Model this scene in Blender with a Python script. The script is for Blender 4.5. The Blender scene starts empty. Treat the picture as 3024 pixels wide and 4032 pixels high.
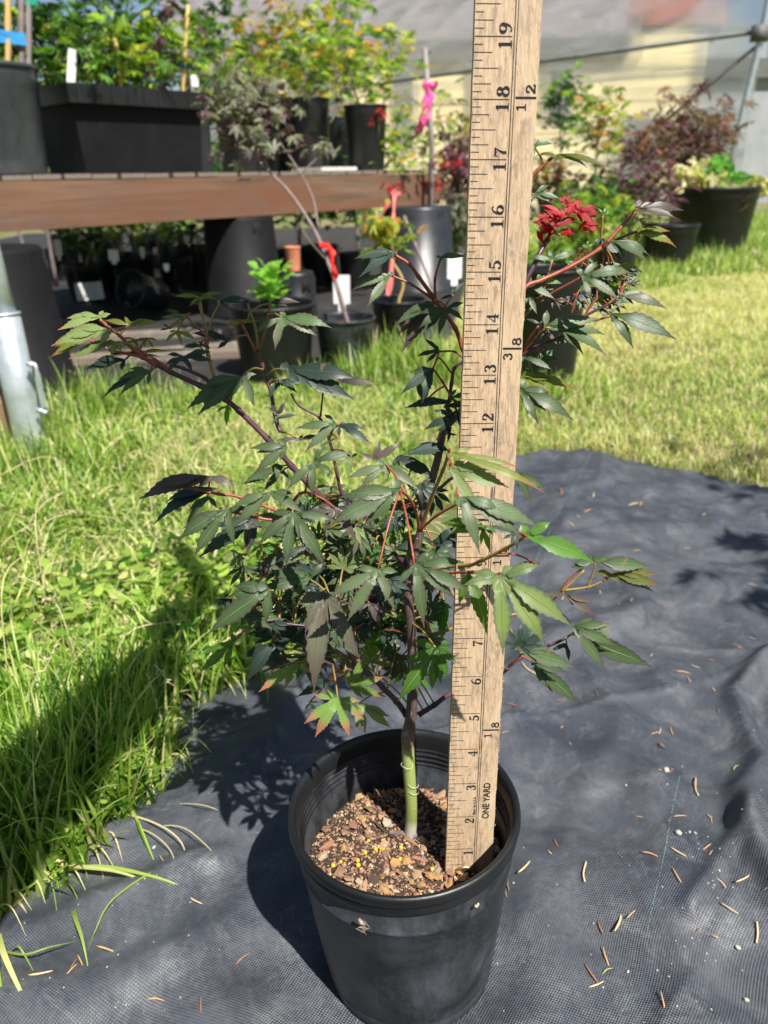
import bpy, bmesh, math, random
import numpy as np
from mathutils import Vector, Matrix, Quaternion, noise
random.seed(7); RNG = np.random.default_rng(7)
S = bpy.context.scene
COL = S.collection
# ---------------------------------------------------------------- camera
F_PX = 2900.0; PITCH = math.radians(24.5); ROLL = math.radians(1.2); EYE = 0.52
U_ = np.array([-math.sin(ROLL)*math.cos(PITCH), -math.cos(ROLL)*math.cos(PITCH), -math.sin(PITCH)])
F_ = np.array([0, 0, 1.0]); F_ = F_-F_@U_*U_; F_ /= np.linalg.norm(F_)
M_ = np.array([np.cross(F_, U_), F_, U_])          # camera axes (right, down, forward) -> world
cam_d = bpy.data.cameras.new('camera'); cam = bpy.data.objects.new('camera', cam_d); COL.objects.link(cam)
rx, dn, fw = M_[:, 0], M_[:, 1], M_[:, 2]
cam.matrix_world = Matrix(((rx[0], -dn[0], -fw[0], 0), (rx[1], -dn[1], -fw[1], 0), (rx[2], -dn[2], -fw[2], EYE), (0, 0, 0, 1)))
cam_d.sensor_fit = 'VERTICAL'; cam_d.sensor_height = 36; cam_d.sensor_width = 27
cam_d.lens = 36*F_PX/4032; cam_d.clip_start = 0.01; cam_d.clip_end = 400
cam_d.dof.use_dof = True; cam_d.dof.focus_distance = 0.42; cam_d.dof.aperture_fstop = 10.5
S.camera = cam
# ---------------------------------------------------------------- light
SUN = Vector((0.326, -0.453, 0.830)).normalized()
w = bpy.data.worlds.new('World'); S.world = w; w.use_nodes = True
nt = w.node_tree; bg = nt.nodes['Background']
sky = nt.nodes.new('ShaderNodeTexSky'); sky.sky_type = 'NISHITA'; sky.sun_disc = False
sky.sun_elevation = math.asin(SUN.z); sky.sun_rotation = math.atan2(SUN.x, SUN.y)
nt.links.new(sky.outputs[0], bg.inputs[0]); bg.inputs[1].default_value = 0.052
sd = bpy.data.lights.new('sun', 'SUN'); sd.energy = 5.0; sd.angle = math.radians(0.53); sd.color = (1, .955, .88)
so = bpy.data.objects.new('sun', sd); COL.objects.link(so); so.rotation_euler = SUN.to_track_quat('Z', 'Y').to_euler()
so.location = (3, -4, 8)
S.view_settings.view_transform = 'Standard'; S.view_settings.look = 'None'; S.view_settings.gamma = 1
S.view_settings.use_curve_mapping = False; S.view_settings.exposure = 0.95
S.cycles.max_bounces = 8; S.cycles.transparent_max_bounces = 12; S.cycles.use_denoising = True

# ---------------------------------------------------------------- helpers
def ray(px, py): return M_@np.array([(px-1512)/F_PX, (py-2016)/F_PX, 1.0])
def gnd(px, py, z=0.0):
    r = ray(px, py); t = (z-EYE)/r[2]; return Vector((r[0]*t, r[1]*t, EYE+r[2]*t))
def at(px, py, Y):
    r = ray(px, py); t = Y/r[1]; return Vector((r[0]*t, Y, EYE+r[2]*t))
def tag(o, label=None, cat=None, group=None, kind=None):
    if label: o['label'] = label
    if cat: o['category'] = cat
    if group: o['group'] = group
    if kind: o['kind'] = kind
    return o
def empty(name, loc=(0, 0, 0), label=None, cat=None, group=None):
    o = bpy.data.objects.new(name, None); COL.objects.link(o); o.location = loc
    return tag(o, label, cat, group)
def link(name, me, parent=None, loc=None, rot=None, scale=None):
    o = bpy.data.objects.new(name, me); COL.objects.link(o)
    if parent: o.parent = parent
    if loc is not None: o.location = loc
    if rot is not None: o.rotation_euler = rot
    if scale is not None: o.scale = scale if hasattr(scale, '__len__') else (scale,)*3
    return o
class MB:
    def __init__(s): s.v = []; s.f = []; s.m = []; s.sm = True
    def add(s, vs, fs, mi=0):
        b = len(s.v); s.v += [tuple(v) for v in vs]; s.f += [tuple(b+i for i in f) for f in fs]; s.m += [mi]*len(fs)
    def box(s, c, size, R=None, mi=0, bev=0):
        x, y, z = [q/2 for q in size]
        vs = [Vector((a, b, d)) for a in (-x, x) for b in (-y, y) for d in (-z, z)]
        if R is not None: vs = [R@v for v in vs]
        c = Vector(c)
        s.add([v+c for v in vs], [(0, 1, 3, 2), (4, 6, 7, 5), (0, 4, 5, 1), (2, 3, 7, 6), (0, 2, 6, 4), (1, 5, 7, 3)], mi)
    def tube(s, pts, rad, seg=8, mi=0, cap=True):
        pts = [Vector(p) for p in pts]; n = len(pts)
        if not hasattr(rad, '__len__'): rad = [rad]*n
        T = [(pts[min(i+1, n-1)]-pts[max(i-1, 0)]).normalized() for i in range(n)]
        a = T[0].orthogonal().normalized(); vs = []
        for i in range(n):
            a = (a-T[i]*a.dot(T[i])).normalized(); b = T[i].cross(a)
            for k in range(seg):
                t = 2*math.pi*k/seg; vs.append(pts[i]+(a*math.cos(t)+b*math.sin(t))*rad[i])
        fs = [(i*seg+k, i*seg+(k+1) % seg, (i+1)*seg+(k+1) % seg, (i+1)*seg+k) for i in range(n-1) for k in range(seg)]
        if cap: fs += [tuple(range(seg))[::-1], tuple((n-1)*seg+k for k in range(seg))]
        s.add(vs, fs, mi)
    def lathe(s, prof, seg=40, c=(0, 0, 0), mi=0):
        vs = []
        for r, z in prof:
            for k in range(seg):
                t = 2*math.pi*k/seg; vs.append((c[0]+r*math.cos(t), c[1]+r*math.sin(t), c[2]+z))
        n = len(prof)
        s.add(vs, [(i*seg+k, i*seg+(k+1) % seg, (i+1)*seg+(k+1) % seg, (i+1)*seg+k) for i in range(n-1) for k in range(seg)], mi)
    def mesh(s, name, mats, smooth=True):
        me = bpy.data.meshes.new(name); me.from_pydata(s.v, [], s.f)
        for m in (mats if isinstance(mats, (list, tuple)) else [mats]): me.materials.append(m)
        me.polygons.foreach_set('material_index', s.m)
        me.polygons.foreach_set('use_smooth', [smooth]*len(s.f)); me.update(); return me
    def build(s, name, mats, parent=None, smooth=True, **k): return link(name, s.mesh(name, mats, smooth), parent, **k)
def np_mesh(name, V, Fq, mats, colors=None, smooth=False, mi=None):
    """V (n,3), Fq (m,3|4) ints"""
    me = bpy.data.meshes.new(name); n, k = Fq.shape
    me.vertices.add(len(V)); me.vertices.foreach_set('co', np.ascontiguousarray(V, dtype=np.float32).ravel())
    me.loops.add(n*k); me.loops.foreach_set('vertex_index', Fq.astype(np.int32).ravel())
    me.polygons.add(n); me.polygons.foreach_set('loop_start', np.arange(0, n*k, k, dtype=np.int32))
    me.polygons.foreach_set('use_smooth', np.full(n, smooth))
    for m in (mats if isinstance(mats, (list, tuple)) else [mats]): me.materials.append(m)
    if mi is not None: me.polygons.foreach_set('material_index', mi.astype(np.int32))
    if colors is not None:
        a = me.color_attributes.new('Col', 'FLOAT_COLOR', 'POINT')
        a.data.foreach_set('color', np.concatenate([colors, np.ones((len(V), 1))], 1).astype(np.float32).ravel())
    me.update(calc_edges=True); return me
def smooth_path(pts, n=6):
    pts = [Vector(p) for p in pts]
    if len(pts) < 3: return [pts[0].lerp(pts[-1], i/n) for i in range(n+1)]
    out = []; P = [pts[0]*2-pts[1]]+pts+[pts[-1]*2-pts[-2]]
    for i in range(1, len(P)-2):
        a, b, c, d = P[i-1:i+3]
        for k in range(n):
            t = k/n; out.append(.5*((2*b)+(c-a)*t+(2*a-5*b+4*c-d)*t*t+(3*b-a-3*c+d)*t**3))
    return out+[pts[-1]]

# ---------------------------------------------------------------- materials
class NT:
    def __init__(s, name):
        s.m = bpy.data.materials.new(name); s.m.use_nodes = True; s.t = s.m.node_tree; s.N = s.t.nodes; s.p = s.N['Principled BSDF']; s.out = s.N['Material Output']
    def n(s, typ, **k):
        o = s.N.new('ShaderNode'+typ)
        for a, b in k.items(): setattr(o, a, b)
        return o
    def l(s, a, b): s.t.links.new(a, b)
    def coord(s, kind='Object', scale=(1, 1, 1)):
        tc = s.n('TexCoord'); mp = s.n('Mapping'); mp.inputs['Scale'].default_value = scale if hasattr(scale, '__len__') else (scale,)*3
        s.l(tc.outputs[kind], mp.inputs[0]); return mp.outputs[0]
    def noise(s, scale, detail=4, rough=.6, coord=None, dist=0):
        x = s.n('TexNoise'); x.inputs['Scale'].default_value = scale; x.inputs['Detail'].default_value = detail
        x.inputs['Roughness'].default_value = rough; x.inputs['Distortion'].default_value = dist
        if coord is not None: s.l(coord, x.inputs['Vector'])
        return x.outputs['Fac']
    def ramp(s, fac, stops):
        r = s.n('ValToRGB'); e = r.color_ramp.elements
        while len(e) < len(stops): e.new(.5)
        for q, (p, c) in zip(e, stops): q.position = p; q.color = (*c, 1) if len(c) == 3 else c
        s.l(fac, r.inputs[0]); return r.outputs[0]
    def mix(s, fac, a, b, mode='MIX'):
        x = s.n('Mix', data_type='RGBA', blend_type=mode)
        for i, q in ((0, fac), (6, a), (7, b)):
            if isinstance(q, (int, float)): x.inputs[i].default_value = q
            elif isinstance(q, tuple): x.inputs[i].default_value = (*q, 1)[:4]
            else: s.l(q, x.inputs[i])
        return x.outputs[2]
    def math(s, op, a, b=0.0, c=None):
        x = s.n('Math', operation=op)
        for i, q in enumerate((a, b) if c is None else (a, b, c)):
            if isinstance(q, (int, float)): x.inputs[i].default_value = q
            else: s.l(q, x.inputs[i])
        return x.outputs[0]
    def bump(s, h, strength=.3, dist=.001):
        b = s.n('Bump'); b.inputs['Strength'].default_value = strength; b.inputs['Distance'].default_value = dist
        s.l(h, b.inputs['Height']); s.l(b.outputs[0], s.p.inputs['Normal']); return b.outputs[0]
    def col(s, c):
        if isinstance(c, tuple): s.p.inputs['Base Color'].default_value = (*c, 1)
        else: s.l(c, s.p.inputs['Base Color'])
    def set(s, **k):
        for a, b in k.items():
            q = s.p.inputs[a.replace('_', ' ')]
            if isinstance(b, (int, float)): q.default_value = b
            elif isinstance(b, tuple): q.default_value = b
            else: s.l(b, q)
def simple(name, c1, c2=None, scale=8, rough=.6, bump=0, bscale=None, coord='Object', spec=.4, metal=0, stretch=(1, 1, 1), bdist=.001):
    t = NT(name); co = t.coord(coord, stretch); n1 = t.noise(scale, 6, .65, co)
    t.col(t.ramp(n1, [(.32, c1), (.68, c2 or tuple(q*1.4 for q in c1))]))
    t.set(Roughness=rough, Metallic=metal); t.p.inputs['Specular IOR Level'].default_value = spec
    if bump: t.bump(t.noise(bscale or scale*5, 5, .6, co), bump, bdist)
    return t.m
def plastic(name, base=(.018, .019, .021), dust=(.10, .11, .12), amt=.5, scale=9, rough=.42):
    t = NT(name); co = t.coord(); a = t.noise(scale, 8, .7, co, .6); b = t.noise(scale*6, 5, .7, t.coord('Object', (1, 1, .25)))
    f = t.math('MULTIPLY', t.math('MULTIPLY', t.ramp(a, [(.42, (0, 0, 0)), (.72, (1, 1, 1))]), t.ramp(b, [(.3, (.25,)*3), (.7, (1,)*3)])), amt)
    sc_ = t.ramp(t.noise(1, 4, .6, t.coord('Object', (420, 420, 26)), 1.5), [(.66, (0,)*3), (.71, (1,)*3)]); f = t.math('MAXIMUM', f, t.math('MULTIPLY', t.math('MULTIPLY', sc_, t.ramp(t.noise(30, 3, .6, co), [(.5, (0,)*3), (.6, (1,)*3)])), amt*.6))
    t.col(t.mix(f, base, dust)); t.set(Roughness=t.math('ADD', t.math('MULTIPLY', f, .4), rough))
    t.bump(t.noise(scale*25, 3, .6, co), .25, .0006); return t.m
def leafmat(name, c, c2, tip=None, vein=None, trans=.35, tcol=None, rough=.42, tipamt=.7, tippos=.6, edge=None, bronze=None):
    t = NT(name); uv = t.coord('UV'); sx = t.n('SeparateXYZ'); t.l(uv, sx.inputs[0]); ac, al = sx.outputs[0], sx.outputs[1]
    oi = t.n('ObjectInfo'); co = t.coord('Object'); nz = t.noise(9, 6, .7, co, .4); nz2 = t.noise(60, 3, .6, co)
    col = t.mix(t.ramp(nz, [(.35, (0,)*3), (.68, (1,)*3)]), c, c2)
    if bronze: col = t.mix(t.math('MULTIPLY', t.ramp(t.noise(26, 4, .6, co, .8), [(.45, (0,)*3), (.7, (1,)*3)]), t.math('MULTIPLY', oi.outputs['Random'], .9)), col, bronze)
    dd = t.math('ABSOLUTE', t.math('SUBTRACT', ac, .5))
    if edge: col = t.mix(t.math('MULTIPLY', t.ramp(dd, [(.30, (0,)*3), (.5, (1,)*3)]), .8), col, edge)
    if tip:
        tf = t.math('ADD', al, t.math('MULTIPLY', t.math('SUBTRACT', nz, .5), .7))
        col = t.mix(t.math('MULTIPLY', t.ramp(tf, [(tippos, (0,)*3), (min(1, tippos+.3), (1,)*3)]), tipamt), col, tip)
    hs = t.n('HueSaturation'); t.l(col, hs.inputs['Color'])
    t.l(t.math('ADD', t.math('MULTIPLY', oi.outputs['Random'], .8), .6), hs.inputs['Value']); col = hs.outputs[0]
    col = t.mix(t.math('MULTIPLY', t.ramp(t.noise(75, 2, .5, co, .5), [(.70, (0,)*3), (.75, (1,)*3)]), .55), col, (.20, .13, .06))
    sv = t.math('ABSOLUTE', t.math('SINE', t.math('ADD', t.math('MULTIPLY', al, 42), t.math('MULTIPLY', dd, -16))))
    sv = t.ramp(sv, [(0, (1,)*3), (.13, (0,)*3)]); mv = t.ramp(dd, [(.012, (1,)*3), (.04, (0,)*3)])
    vf = t.math('MAXIMUM', t.math('MULTIPLY', sv, .35), t.math('MULTIPLY', mv, .8))
    col = t.mix(vf, col, vein or tuple(min(1, q*2.2+.03) for q in c2))
    t.col(col); t.set(Roughness=t.math('ADD', t.math('MULTIPLY', nz2, .2), rough-.1)); t.p.inputs['Specular IOR Level'].default_value = .30
    nb = t.bump(t.math('SUBTRACT', t.math('MULTIPLY', nz2, .3), vf), .55, .0008)
    tr = t.n('BsdfTranslucent'); t.l(nb, tr.inputs['Normal'])
    tm = t.mix(.65, col, tcol or tuple(q*3 for q in c2)); t.l(tm, tr.inputs['Color'])
    ms = t.n('MixShader'); ms.inputs[0].default_value = trans; t.l(t.p.outputs[0], ms.inputs[1]); t.l(tr.outputs[0], ms.inputs[2]); t.l(ms.outputs[0], t.out.inputs[0])
    return t.m
def attrmat(name, rough=.5, trans=.3, mul=1.0, spec=.4):
    t = NT(name); a = t.n('Attribute', attribute_name='Col'); c = a.outputs['Color']
    t.col(c); t.set(Roughness=rough); t.p.inputs['Specular IOR Level'].default_value = spec
    tr = t.n('BsdfTranslucent'); t.l(t.mix(1.0, c, (1.4, 1.55, .8), 'MULTIPLY'), tr.inputs['Color'])
    ms = t.n('MixShader'); ms.inputs[0].default_value = trans; t.l(t.p.outputs[0], ms.inputs[1]); t.l(tr.outputs[0], ms.inputs[2]); t.l(ms.outputs[0], t.out.inputs[0])
    return t.m
def woodmat(name, c1, c2, c3, axis=2, fine=60, rough=.7, bump=.4, gray=None):
    t = NT(name); st = [fine]*3; st[axis] = fine*.05; st2 = [6]*3; st2[axis] = .7
    g = t.noise(1, 6, .7, t.coord('Object', tuple(st)), .3); b = t.noise(1, 4, .6, t.coord('Object', tuple(st2)), 1.2)
    col = t.mix(t.ramp(g, [(.3, (0,)*3), (.7, (1,)*3)]), c1, c2); col = t.mix(t.ramp(b, [(.42, (0,)*3), (.66, (1,)*3)]), col, c3)
    if gray:
        col = t.mix(t.math('MULTIPLY', t.ramp(t.noise(9, 6, .7, t.coord(), .5), [(.5, (0,)*3), (.65, (1,)*3)]), .35), col, gray)
    t.col(col); t.set(Roughness=rough); t.bump(g, bump, .001); return t.m
M = dict(
    pot=plastic('pot_plastic', (.008, .009, .011), (.12, .135, .155), .75, 16, .38), potb=plastic('pot_plastic_clean', (.006, .0065, .0075), (.022, .025, .029), .5, 7, .40),
    potd=plastic('pot_plastic_dull_shaded', (.005, .005, .006), (.014, .015, .017), .5, 7, .6),  # black of the tray; on the bench supports it paints in missing shade
    potg=plastic('pot_plastic_faded', (.014, .016, .019), (.055, .064, .072), .5, 5, .33),
    pots=plastic('pot_plastic_shiny', (.030, .034, .038), (.10, .11, .12), .6, 7, .27),
    white=simple('tag_white', (.72, .72, .70), (.8, .8, .8), 20, .5), black_ink=simple('printed_ink', (.012, .012, .016), (.03, .028, .03), 900, .7, spec=.1),
    soil=simple('potting_soil', (.018, .011, .007), (.06, .038, .024), 90, .95, .8, 300),
    blue=simple('blue_tape', (.02, .16, .42), (.04, .3, .6), 30, .5), lblue=simple('light_blue_tie', (.12, .36, .52), (.2, .48, .62), 30, .5),
    pink=simple('pink_flagging', (.85, .06, .30), (.95, .15, .42), 20, .5), red=simple('red_flagging', (.75, .015, .02), (.8, .05, .04), 20, .5),
    teal=simple('teal_tape', (.01, .22, .15), (.03, .35, .25), 20, .5),
    stake=simple('bamboo_stake', (.42, .26, .09), (.60, .45, .15), 12, .6, stretch=(1, 1, .2)), gstake=simple('grey_stake', (.16, .13, .13), (.3, .26, .26), 12, .7, stretch=(1, 1, .2)),
    bark=simple('young_bark', (.03, .016, .02), (.08, .045, .05), 40, .55, .3, 120), gbark=simple('grey_bark', (.14, .10, .10), (.26, .20, .19), 30, .7, .3, 100),
)
M['potd'].node_tree.nodes['Principled BSDF'].inputs['Specular IOR Level'].default_value = .2
# ================================================================ ground, weed fabric, lawn
FAB_PX = [(-500, 3700), (0, 3640), (180, 3540), (330, 3430), (480, 3290), (600, 3130), (690, 2990), (640, 2870), (760, 2760), (950, 2690),
          (1300, 2590), (1560, 2490), (1720, 2250), (1930, 1870), (2080, 1800), (2300, 1785), (2520, 1830), (3024, 1935), (3900, 2150)]
FAB = [gnd(*q).xy for q in FAB_PX]
FAB = [Vector((-.75, FAB[0].y)) if i == 0 else p for i, p in enumerate(FAB)] + [Vector((2.2, 1.1)), Vector((2.2, -1.6)), Vector((-.75, -1.6))]
def inpoly(px, py, poly):
    px = np.asarray(px); py = np.asarray(py); ins = np.zeros(px.shape, bool); n = len(poly)
    for i in range(n):
        (x1, y1), (x2, y2) = poly[i][:2], poly[(i+1) % n][:2]
        c = ((y1 > py) != (y2 > py)) & (px < (x2-x1)*(py-y1)/((y2-y1) or 1e-12)+x1); ins ^= c
    return ins
def dist_poly(px, py, poly):
    d = np.full(np.shape(px), 1e9); n = len(poly)
    for i in range(n):
        a = np.array(poly[i][:2]); b = np.array(poly[(i+1) % n][:2]); ab = b-a
        t = np.clip(((px-a[0])*ab[0]+(py-a[1])*ab[1])/max(ab@ab, 1e-12), 0, 1)
        d = np.minimum(d, np.hypot(px-a[0]-ab[0]*t, py-a[1]-ab[1]*t))
    return d
t = NT('earth_and_thatch'); co = t.coord(); a = t.noise(30, 8, .75, co); b = t.noise(1.2, 4, .6, co)
c_ = t.mix(t.ramp(a, [(.3, (0,)*3), (.7, (1,)*3)]), (.07, .06, .025), (.30, .24, .12)); c_ = t.mix(t.ramp(b, [(.4, (0,)*3), (.6, (1,)*3)]), c_, (.09, .12, .03))
t.col(c_); t.set(Roughness=.95); t.bump(a, .9, .01); M['earth'] = t.m
me = np_mesh('ground', np.array([(-150, -150, -.006), (150, -150, -.006), (150, 200, -.006), (-150, 200, -.006)], float), np.array([[0, 1, 2, 3]]), M['earth'])
tag(link('ground', me), kind='structure', label='bare earth and thatch under the grass')
# woven ground cover: a wrinkled sheet
t = NT('woven_polypropylene'); co = t.coord('UV')
sx = t.n('SeparateXYZ'); t.l(co, sx.inputs[0])
wa = t.math('SINE', t.math('MULTIPLY', sx.outputs[0], 2*math.pi/.0027)); wb = t.math('SINE', t.math('MULTIPLY', sx.outputs[1], 2*math.pi/.0022))
wv = t.math('ADD', t.math('MULTIPLY', t.math('MULTIPLY', wa, wb), .5), .5)
dust = t.noise(7, 8, .75, co, .7); d2 = t.noise(420, 2, .5, co); d3 = t.noise(30, 6, .8, co, 1)
wv = t.math('ADD', wv, t.math('MULTIPLY', t.math('SUBTRACT', t.noise(260, 3, .7, co), .5), .9)); wv = t.ramp(wv, [(.25, (0,)*3), (.62, (1,)*3)]); base = t.mix(wv, (.006, .008, .012), (.050, .059, .078))
dm = t.math('MULTIPLY', t.ramp(dust, [(.42, (0,)*3), (.68, (1,)*3)]), t.ramp(d3, [(.3, (.1,)*3), (.7, (.75,)*3)]))
base = t.mix(t.ramp(t.noise(3.5, 6, .7, co, 1.2), [(.5, (0,)*3), (.62, (.55,)*3)]), base, t.mix(wv, (.018, .020, .024), (.085, .092, .108)));base = t.mix(dm, base, (.135, .140, .15))
base = t.mix(t.ramp(d2, [(.74, (0,)*3), (.82, (.6,)*3)]), base, (.2, .2, .2))
base = t.mix(t.math('MULTIPLY', t.ramp(t.noise(22, 6, .8, co, .6), [(.50, (0,)*3), (.68, (.8,)*3)]), wv), base, (.16, .17, .18)); base = t.mix(t.ramp(t.noise(9, 5, .7, co, 1), [(.36, (.5,)*3), (.46, (0,)*3)]), base, (.016, .018, .022))  # dusty mottle, with bright weave highlights painted into the colour
t.col(base); t.set(Roughness=t.math('ADD', .46, t.math('MULTIPLY', dm, .25))); t.p.inputs['Specular IOR Level'].default_value = .45
t.bump(t.math('ADD', wv, t.math('MULTIPLY', d3, .6)), .5, .0009); M['fabric'] = t.m
POT_C = Vector((.012, .356))
FOLDS = [  # px polyline, height m, width m
    ([(3010, 2650), (2880, 2780), (2990, 3050), (2900, 3180), (2950, 3400), (3080, 3650)], .018, .012),
    ([(2600, 2560), (2860, 2600), (3100, 2650)], .004, .006), ([(2080, 3420), (2050, 3700), (2000, 4050)], .008, .018),
    ([(2450, 2900), (2300, 3150), (2180, 3500), (2120, 4000)], .008, .02), ([(2050, 2480), (2330, 2700), (2560, 3000), (2640, 3500)], .007, .025),
    ([(1950, 2700), (2300, 2500), (2800, 2350)], .006, .02), ([(2150, 2000), (2400, 2200), (3024, 2420)], .006, .03),
    ([(100, 3700), (500, 3560), (900, 3400)], .006, .012), ([(0, 3950), (500, 3900), (1000, 3700)], .006, .02), ([(300, 4032), (700, 3800), (1000, 3560)], .004, .015),
    ([(2700, 3650), (2860, 3400), (2960, 3200)], .008, .008), ([(2000, 3300), (2220, 3330), (2600, 3500)], .003, .02), ([(1180, 2790), (1000, 3000), (960, 3250)], .005, .02)]
FW = [([gnd(*q).xy for q in pl], h, wd) for pl, h, wd in FOLDS]
FR = np.random.default_rng(5).random(40)
def fabric_z(X, Y):
    z = np.full(X.shape, .007)
    for pl, h, wd in FW:
        d = np.full(X.shape, 1e9)
        for a, b in zip(pl, pl[1:]):
            ab = b-a; tt = np.clip(((X-a.x)*ab.x+(Y-a.y)*ab.y)/ab.length_squared, 0, 1)
            d = np.minimum(d, np.hypot(X-a.x-ab.x*tt, Y-a.y-ab.y*tt))
        z += h*np.exp(-(d/wd)**2)
    r = FR
    for k in range(34):
        th = 2.4*k+.7; kx, ky = math.cos(th), math.sin(th); fr = 9+k*3.1
        z += .0030/(1+k*.13)*np.sin(fr*(kx*X+ky*Y)+r[k]*6+1.5*np.sin(5*X*ky+r[k]*9)+1.2*np.cos(7*Y*kx))
    for k in range(9):
        th = .5+k*1.37; kx, ky = math.cos(th), math.sin(th); ph = (3.1+.7*k)*(kx*X+ky*Y)+.5*np.sin(4.1*(ky*X-kx*Y)+k)+k*.9; z += .0042*np.exp(-np.abs(np.sin(ph))*(9+2*k))*np.clip(.5+np.sin(2.3*(ky*X-kx*Y)*2+k*2), 0, 1)
    near = np.clip((np.hypot(X-POT_C.x, Y-POT_C.y)-.055)/.06, 0, 1)
    return .004+np.maximum(z, 0)*near
def grid_xy(x0, x1, y0, y1, st):
    xs = np.arange(x0, x1, st); ys = np.arange(y0, y1, st); return np.meshgrid(xs, ys)
gx = np.concatenate([np.arange(-.75, -.5, .02), np.arange(-.5, .85, .004), np.arange(.85, 2.2, .03)])
gy = np.concatenate([np.arange(-1.6, .25, .05), np.arange(.25, 1.05, .004), np.arange(1.05, 1.6, .01)])
X, Y = np.meshgrid(gx, gy); Z = fabric_z(X, Y); ny_, nx_ = X.shape
idx = np.arange(nx_*ny_).reshape(ny_, nx_); Q = np.stack([idx[:-1, :-1], idx[:-1, 1:], idx[1:, 1:], idx[1:, :-1]], -1).reshape(-1, 4)
cx = X.ravel()[Q].mean(1); cy = Y.ravel()[Q].mean(1); Q = Q[inpoly(cx, cy, FAB)]
me = np_mesh('weed_fabric', np.stack([X.ravel(), Y.ravel(), Z.ravel()], 1), Q, M['fabric'], smooth=True)
uvl = me.uv_layers.new(name='UVMap'); vi = Q.ravel(); ca, sa = math.cos(.22), math.sin(.22)
wx = X.ravel()+.006*np.sin(Y.ravel()*19)+.0022*np.sin(Y.ravel()*61+X.ravel()*23); wy = Y.ravel()+.006*np.sin(X.ravel()*23)
uvl.data.foreach_set('uv', np.stack([(wx*ca+wy*sa)[vi], (-wx*sa+wy*ca)[vi]], 1).astype(np.float32).ravel())
FABRIC = tag(link('weed_fabric', me), kind='structure', label='black woven weed fabric lying wrinkled under the pot')
# blue marker threads woven in the fabric
def on_fab(p):
    return Vector((p.x, p.y, float(fabric_z(np.array([p.x]), np.array([p.y]))[0])))
mb = MB()
for pl in ([(2672, 3080), (2625, 3300), (2600, 3440), (2555, 3640), (2538, 3720)], [(2475, 3960), (2430, 4050)], [(2330, 1800), (2250, 1960), (2170, 2110), (2100, 2260)], [(1490, 3860), (1400, 4050)]):
    P = smooth_path([gnd(*q) for q in pl], 10)
    L = 0
    for a, b in zip(P, P[1:]):
        n = max(2, int((b-a).length/.0045))
        for k in range(n):
            p0 = a.lerp(b, k/n); p1 = a.lerp(b, (k+.6)/n)
            if random.random() < .8: mb.tube([on_fab(p0)+Vector((0, 0, .0003)), on_fab(p1)+Vector((0, 0, .0003))], .00026, 4)
mb.build('marker_thread', simple('pale_thread', (.16, .28, .34), (.24, .38, .44), 30, .6), FABRIC)['label'] = 'pale blue dashed thread woven in the fabric'
FABRIC.children[0]['kind'] = 'stuff'
# ground cloth under the bench, its colour darkened to stand in for bench shade
t = NT('shaded_ground_cloth'); co = t.coord(); a = t.noise(4, 8, .7, co, .5); t.col(t.ramp(a, [(.3, (.007, .007, .008)), (.58, (.018, .017, .016)), (.80, (.09, .075, .06))])); t.set(Roughness=.8); t.bump(t.noise(60, 5, .7, co), .4, .004)
pts = [gnd(*q) for q in ((240, 1620), (700, 1590), (1000, 1480), (1450, 1400), (1780, 1330))]
mb = MB(); far = [Vector((-4, 9, 0)), Vector((1.2, 9, 0))]
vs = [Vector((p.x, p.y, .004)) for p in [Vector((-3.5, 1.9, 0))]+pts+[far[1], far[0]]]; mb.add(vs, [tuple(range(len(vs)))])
tag(mb.build('ground_cloth', t.m), kind='structure', label='dusty ground cloth, darkened in colour for the shade under the bench')
CLOTH = [v.xy for v in vs]

# ---------------------------------------------------------------- grass blades (vectorised ribbons)
M['grass'] = attrmat('grass_blade', .42, .48)
def blades(name, P, L, W, lean, cols, label, seg=4, curl=1.0, azb=None, cat='grass'):
    n = len(P); az = RNG.random(n)*2*np.pi if azb is None else azb
    L = np.asarray(L); lv = np.linspace(0, 1, seg+1); d = np.stack([np.cos(az), np.sin(az), np.zeros(n)], 1)
    sd_ = np.stack([-np.sin(az), np.cos(az), np.zeros(n)], 1)*1.0
    tw = (RNG.random(n)-.5)*2.2; V = np.zeros((n, seg+1, 2, 3)); pos = np.array(P, float).copy(); ang = lean*.25
    for k, s_ in enumerate(lv):
        wd = W*(1-s_**2.2)*(.75 if k == 0 else 1)*.5; tt = tw*s_
        side = sd_*np.cos(tt)[:, None]+np.array([0, 0, 1.])*np.sin(tt)[:, None]*.7
        V[:, k, 0] = pos-side*wd[:, None]; V[:, k, 1] = pos+side*wd[:, None]
        ang = lean*(.25+curl*s_); st = (L/seg)[:, None]
        pos = pos+(d*np.sin(ang)[:, None]+np.array([0, 0, 1.])*np.cos(ang)[:, None])*st
        pos[:, 2] = np.maximum(pos[:, 2], .004)
    base = (np.arange(n)*(seg+1)*2)[:, None]
    fq = np.concatenate([base+np.array([[2*k, 2*k+1, 2*k+3, 2*k+2]]) for k in range(seg)], 0)
    C = np.repeat(cols[:, None, :], (seg+1)*2, 1)*np.repeat(np.linspace(.75, 1.12, seg+1), 2)[None, :, None]  # colour darkens towards the root, painting in shade low in the grass
    me = np_mesh(name, V.reshape(-1, 3), fq, M['grass'], C.reshape(-1, 3), smooth=True)
    return tag(link(name, me), kind='stuff', label=label)
GA = np.array([.14, .26, .025]); GB = np.array([.32, .44, .085]); GC = np.array([.60, .60, .25]); ST = np.array([.66, .56, .34]); DK = np.array([.05, .13, .02])
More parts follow.
